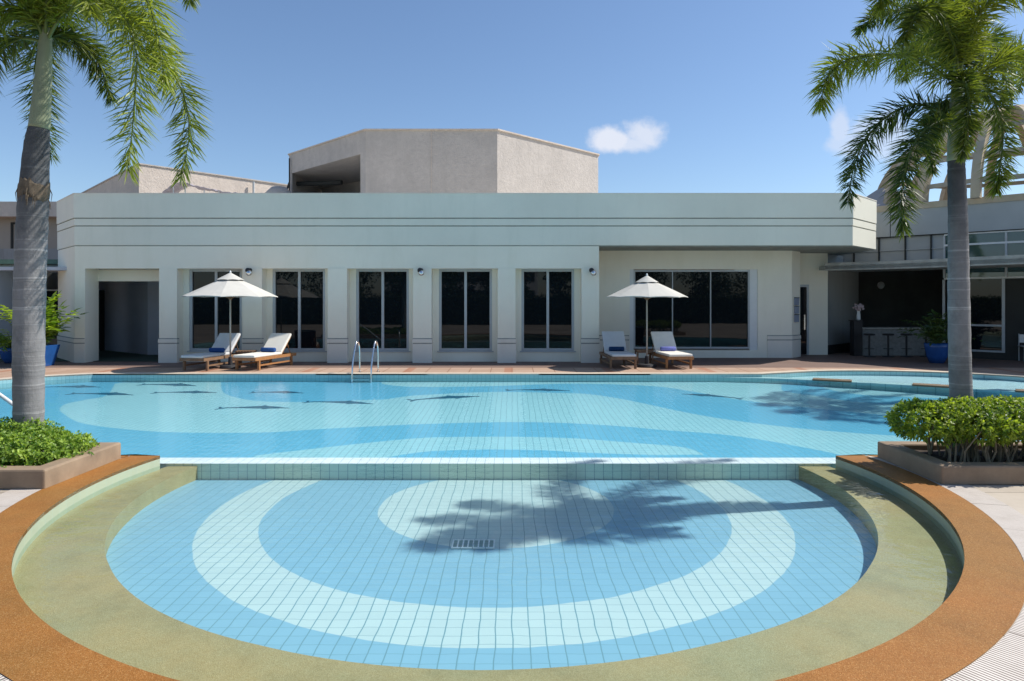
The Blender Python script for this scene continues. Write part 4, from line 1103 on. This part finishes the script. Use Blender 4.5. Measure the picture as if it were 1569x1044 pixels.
# a third palm off the right side, whose crown shades the main pool
O3 = Vector((13.15, 14.75, 7.2)); F3 = []
for k in range(13):
    a = 2*PI*k/13+.2; e = Vector((math.cos(a), math.sin(a), 0)); up = rnd.uniform(.3, 1.1)
    F3.append(([O3, O3+e*.4+Vector((0, 0, .3*up)), O3+e*1.0+Vector((0, 0, .5*up)), O3+e*1.6+Vector((0, 0, .1*up)), O3+e*1.9+Vector((0, 0, -.7))], dict(leafL=.3, dens=44, around=8, w_=.03)))
palm('palm_tree', 'tall foxtail palm just beyond the right edge, shading the main pool', [(13.15, 14.75, 0), (13.12, 14.75, 2), (13.15, 14.75, 4.5), (13.15, 14.75, 6.3)], [.2, .16, .14, .12], ['trunk'],
     [(13.15, 14.75, 6.3), (13.15, 14.75, 6.8), (13.15, 14.75, 7.25)], [.13, .1, .04], F3, (13.15, 14.75, 0))

# potted plants
def pot_plant(name, label, loc, square, pr, ph_, blades, mat, seed):
    r = random.Random(seed); t = thing(name, label, 'potted plant', loc)
    m = MB()
    if square:
        b, tp_ = pr*.68, pr; vs = [(x*b, y*b, 0) for x, y in ((-1, -1), (1, -1), (1, 1), (-1, 1))]+[(x*tp_, y*tp_, ph_) for x, y in ((-1, -1), (1, -1), (1, 1), (-1, 1))]
        vs += [(x*tp_*.88, y*tp_*.88, ph_) for x, y in ((-1, -1), (1, -1), (1, 1), (-1, 1))]+[(x*tp_*.86, y*tp_*.86, ph_-.06) for x, y in ((-1, -1), (1, -1), (1, 1), (-1, 1))]
        fs = [(3, 2, 1, 0)]
        for l_ in range(3):
            for k in range(4): fs.append((l_*4+k, l_*4+(k+1) % 4, l_*4+4+(k+1) % 4, l_*4+4+k))
        fs.append((12, 13, 14, 15)); m.add(vs, fs)
    else: m.lathe([(pr*.6, 0), (pr*.85, ph_*.35), (pr, ph_*.8), (pr*1.05, ph_), (pr*.9, ph_), (pr*.88, ph_-.05)], 24)
    m.build('pot', 'bluepot', t, smooth=not square, bevel=.01 if square else 0)
    m = MB(); s_ = MB()
    for (az, el, L_, lw, dr) in blades(r):
        e = Vector((math.cos(az), math.sin(az), 0)); p0 = Vector((e.x*.05, e.y*.05, ph_-.05))
        p1 = p0+e*L_*math.cos(el)*.45+Vector((0, 0, L_*math.sin(el)*.6)); p2 = p0+e*L_*math.cos(el)+Vector((0, 0, L_*math.sin(el)-dr))
        pp = catmull([p0, p1, p2], 9); side = e.cross(Vector((0, 0, 1))); s_.tube([pp[i] for i in range(6)], .008, 5)
        tone = r.uniform(.1, .9)
        for i in range(2, 8):
            q = (i-1)/7; tg = (pp[i+1]-pp[i]).normalized()
            for sgn in (-1, 1):
                d = (tg*.6+side*sgn+Vector((0, 0, r.uniform(-.2, .3)))).normalized()
                leaf(m, pp[i], d, (Vector((0, 0, 1))+rv(r)*.4).normalized(), lw*r.uniform(.8, 1.3), lw*.42, min(1, tone*r.uniform(.7, 1.2)), .25)
        leaf(m, pp[7], (pp[8]-pp[6]).normalized(), Vector((0, 0, 1)), lw*1.3, lw*.45, tone, .2)
    m.build('foliage', mat, t); s_.build('stalks', 'rachis', t)
    return t
pot_plant('potted_shrub', 'bright yellow-green broadleaf shrub in a square blue pot behind the left palm trunk', (-13.15, 18.6, 0), True, .36, .58,
          lambda r: [(r.uniform(0, 2*PI), r.uniform(.75, 1.52), r.uniform(.4, 1.65), r.uniform(.18, .30), r.uniform(0, .25)) for _ in range(110)], 'bigleaf', 5)
pot_plant('potted_palm', 'dark green potted palm in a round blue pot beside the bar', (12.45, 19.6, 0), False, .32, .58,
          lambda r: [(r.uniform(0, 2*PI), r.uniform(.3, 1.4), r.uniform(.7, 1.35), r.uniform(.12, .2), r.uniform(.1, .4)) for _ in range(60)], 'bigleaf_dark', 6)
pot_plant('potted_shrub', 'drooping yellow-green plant at the left edge beside the kiosk', (-14.6, 19.6, 0), False, .35, .45,
          lambda r: [(r.uniform(0, 2*PI), r.uniform(.3, 1.1), r.uniform(.6, 1.1), r.uniform(.12, .2), r.uniform(.1, .4)) for _ in range(40)], 'bigleaf', 9)

# ------------------------------------------------------------------ far left background
nb = thing('neighbour_building', 'low beige two-storey building with a pale roof band at the far left', 'building', (-25, 32, 0))
B(MB().box(-32, -20.5, 31.5, 31.6, 5.8, 6.5).prism([(-32, 31.6), (-20.5, 31.6), (-20.5, 33), (-32, 33)], 5.8, 6.5), 'roof_band', 'roughcast_light', nb)
B(MB().box(-32, -20.5, 32.2, 38, 0, 5.8), 'wall', plaster('neighbour_plaster', (.36, .32, .27)), nb)
B(MB().box(-24.1, -24.0, 32.15, 32.2, 3.5, 5.6).box(-24.0, -23.0, 32.15, 32.2, 5.5, 5.6), 'wall_groove', 'dark', nb)
lw = MB(); lw.box(-22.5, -14.6, 29.2, 29.5, 0, 4.1)
tag(lw.build('garden_wall', plaster('stained_garden_wall', (.34, .33, .31), (.4, .38, .36), .8)), 'tall grey stained wall behind the left palm trunk', 'wall')
ki = thing('kiosk', 'small kiosk with white sloping awning and dark windows at the left edge', 'kiosk', (-17, 22.6, 0))
B(MB().prism([(-22, 22.5), (-14.95, 22.5), (-14.95, 25), (-22, 25)], 0, 2.2), 'wall', 'dark', ki)
B(MB().box(-22, -15.0, 22.4, 22.495, 1.45, 1.5).box(-22, -15.0, 22.4, 22.495, 2.15, 2.2), 'window_rail', 'white', ki)
B(MB().box(-22, -15.0, 22.44, 22.497, .95, 2.15), 'window_pane', 'glass', ki)
B(MB().add([(-22, 21.3, 2.25), (-15.2, 21.3, 2.25), (-15.2, 22.6, 3.05), (-22, 22.6, 3.05), (-22, 21.3, 2.2), (-15.2, 21.3, 2.2), (-15.2, 22.6, 3.0), (-22, 22.6, 3.0)],
     [(0, 1, 2, 3), (7, 6, 5, 4), (0, 4, 5, 1), (1, 5, 6, 2), (3, 2, 6, 7)]), 'awning', 'white', ki)
B(MB().box(-22.1, -14.9, 22.3, 25, 3.05, 3.2), 'roof_edge', simple('green_roof_edge', (.10, .18, .13), .6), ki)
B(MB().box(-22, -14.95, 22.0, 22.4, 0, .55), 'low_wall', 'stone', ki)

# ------------------------------------------------------------------ behind the camera (seen in the panes)
tr_base = None
def broad_tree(loc, H, R, seed, label):
    r = random.Random(seed); t = thing('tree', label, 'tree', loc, 0, 'trees on the camera side mirrored in the windows')
    m = MB(); m.tube([(0, 0, 0), (.1, 0, H*.3), (0, .1, H*.6)], [.22, .16, .08], 10)
    for k in range(7):
        a = r.uniform(0, 2*PI); m.tube([(0, 0, H*.35), (math.cos(a)*R*.5, math.sin(a)*R*.5, H*.65)], [.08, .03], 6)
    m.build('trunk', 'bark_far', t)
    m = MB()
    for k in range(22):
        a = r.uniform(0, 2*PI); q = r.uniform(.1, .85)*R; c = Vector((math.cos(a)*q, math.sin(a)*q, H*r.uniform(.25, .92))); rr = R*r.uniform(.25, .42)
        for j in range(170):
            d = rv(r); leaf(m, c+d*rr*r.uniform(.6, 1.05), (d+rv(r)).normalized(), rv(r), .26, .15, r.uniform(0, 1))
    m.build('crown', 'treeleaf', t)
k = 0
for x in (-21, -15.5, -10, -5.5, -1.2, 5.5, 9.5, 13.5, 18.5, 24):
    k += 1
    broad_tree((x+rnd.uniform(-.8, .8), -17-rnd.uniform(0, 7), 0), rnd.uniform(5.0, 8.0), rnd.uniform(2.2, 3.2), 50+k, 'dark leafy tree on the camera side of the pool, mirrored in the windows')
bh = MB(); r = random.Random(77)
bh.box(-30, 30, -12.1, -11.2, 0, 2.1); bh.tone += [0.]*8
for j in range(16000):
    z = r.uniform(0, 1); c = Vector((r.uniform(-30, 30), -11.15+r.uniform(-.12, .12) if z < .75 else r.uniform(-12.1, -11.1), r.uniform(0, 2.2) if z < .75 else 2.1+.35*r.random()*r.random())); leaf(bh, c, rv(r), rv(r), .16, .10, r.uniform(0, 1))
o = bh.build('boundary_hedge', 'treeleaf'); tag(o, 'long dark hedge on the camera side of the pool, mirrored in the windows', 'hedge')
tb = thing('office_block', 'white office block with dark window bands, mirrored in the fourth window', 'building', (-6, -70, 0))
MB().box(-16, 10, -12, 0, 0, 17).build('wall', 'white', tb)
for i in range(5): MB().box(-15.5, 9.5, 0.0, .05, 2+3*i, 3.6+3*i).build('window', 'dark', tb)
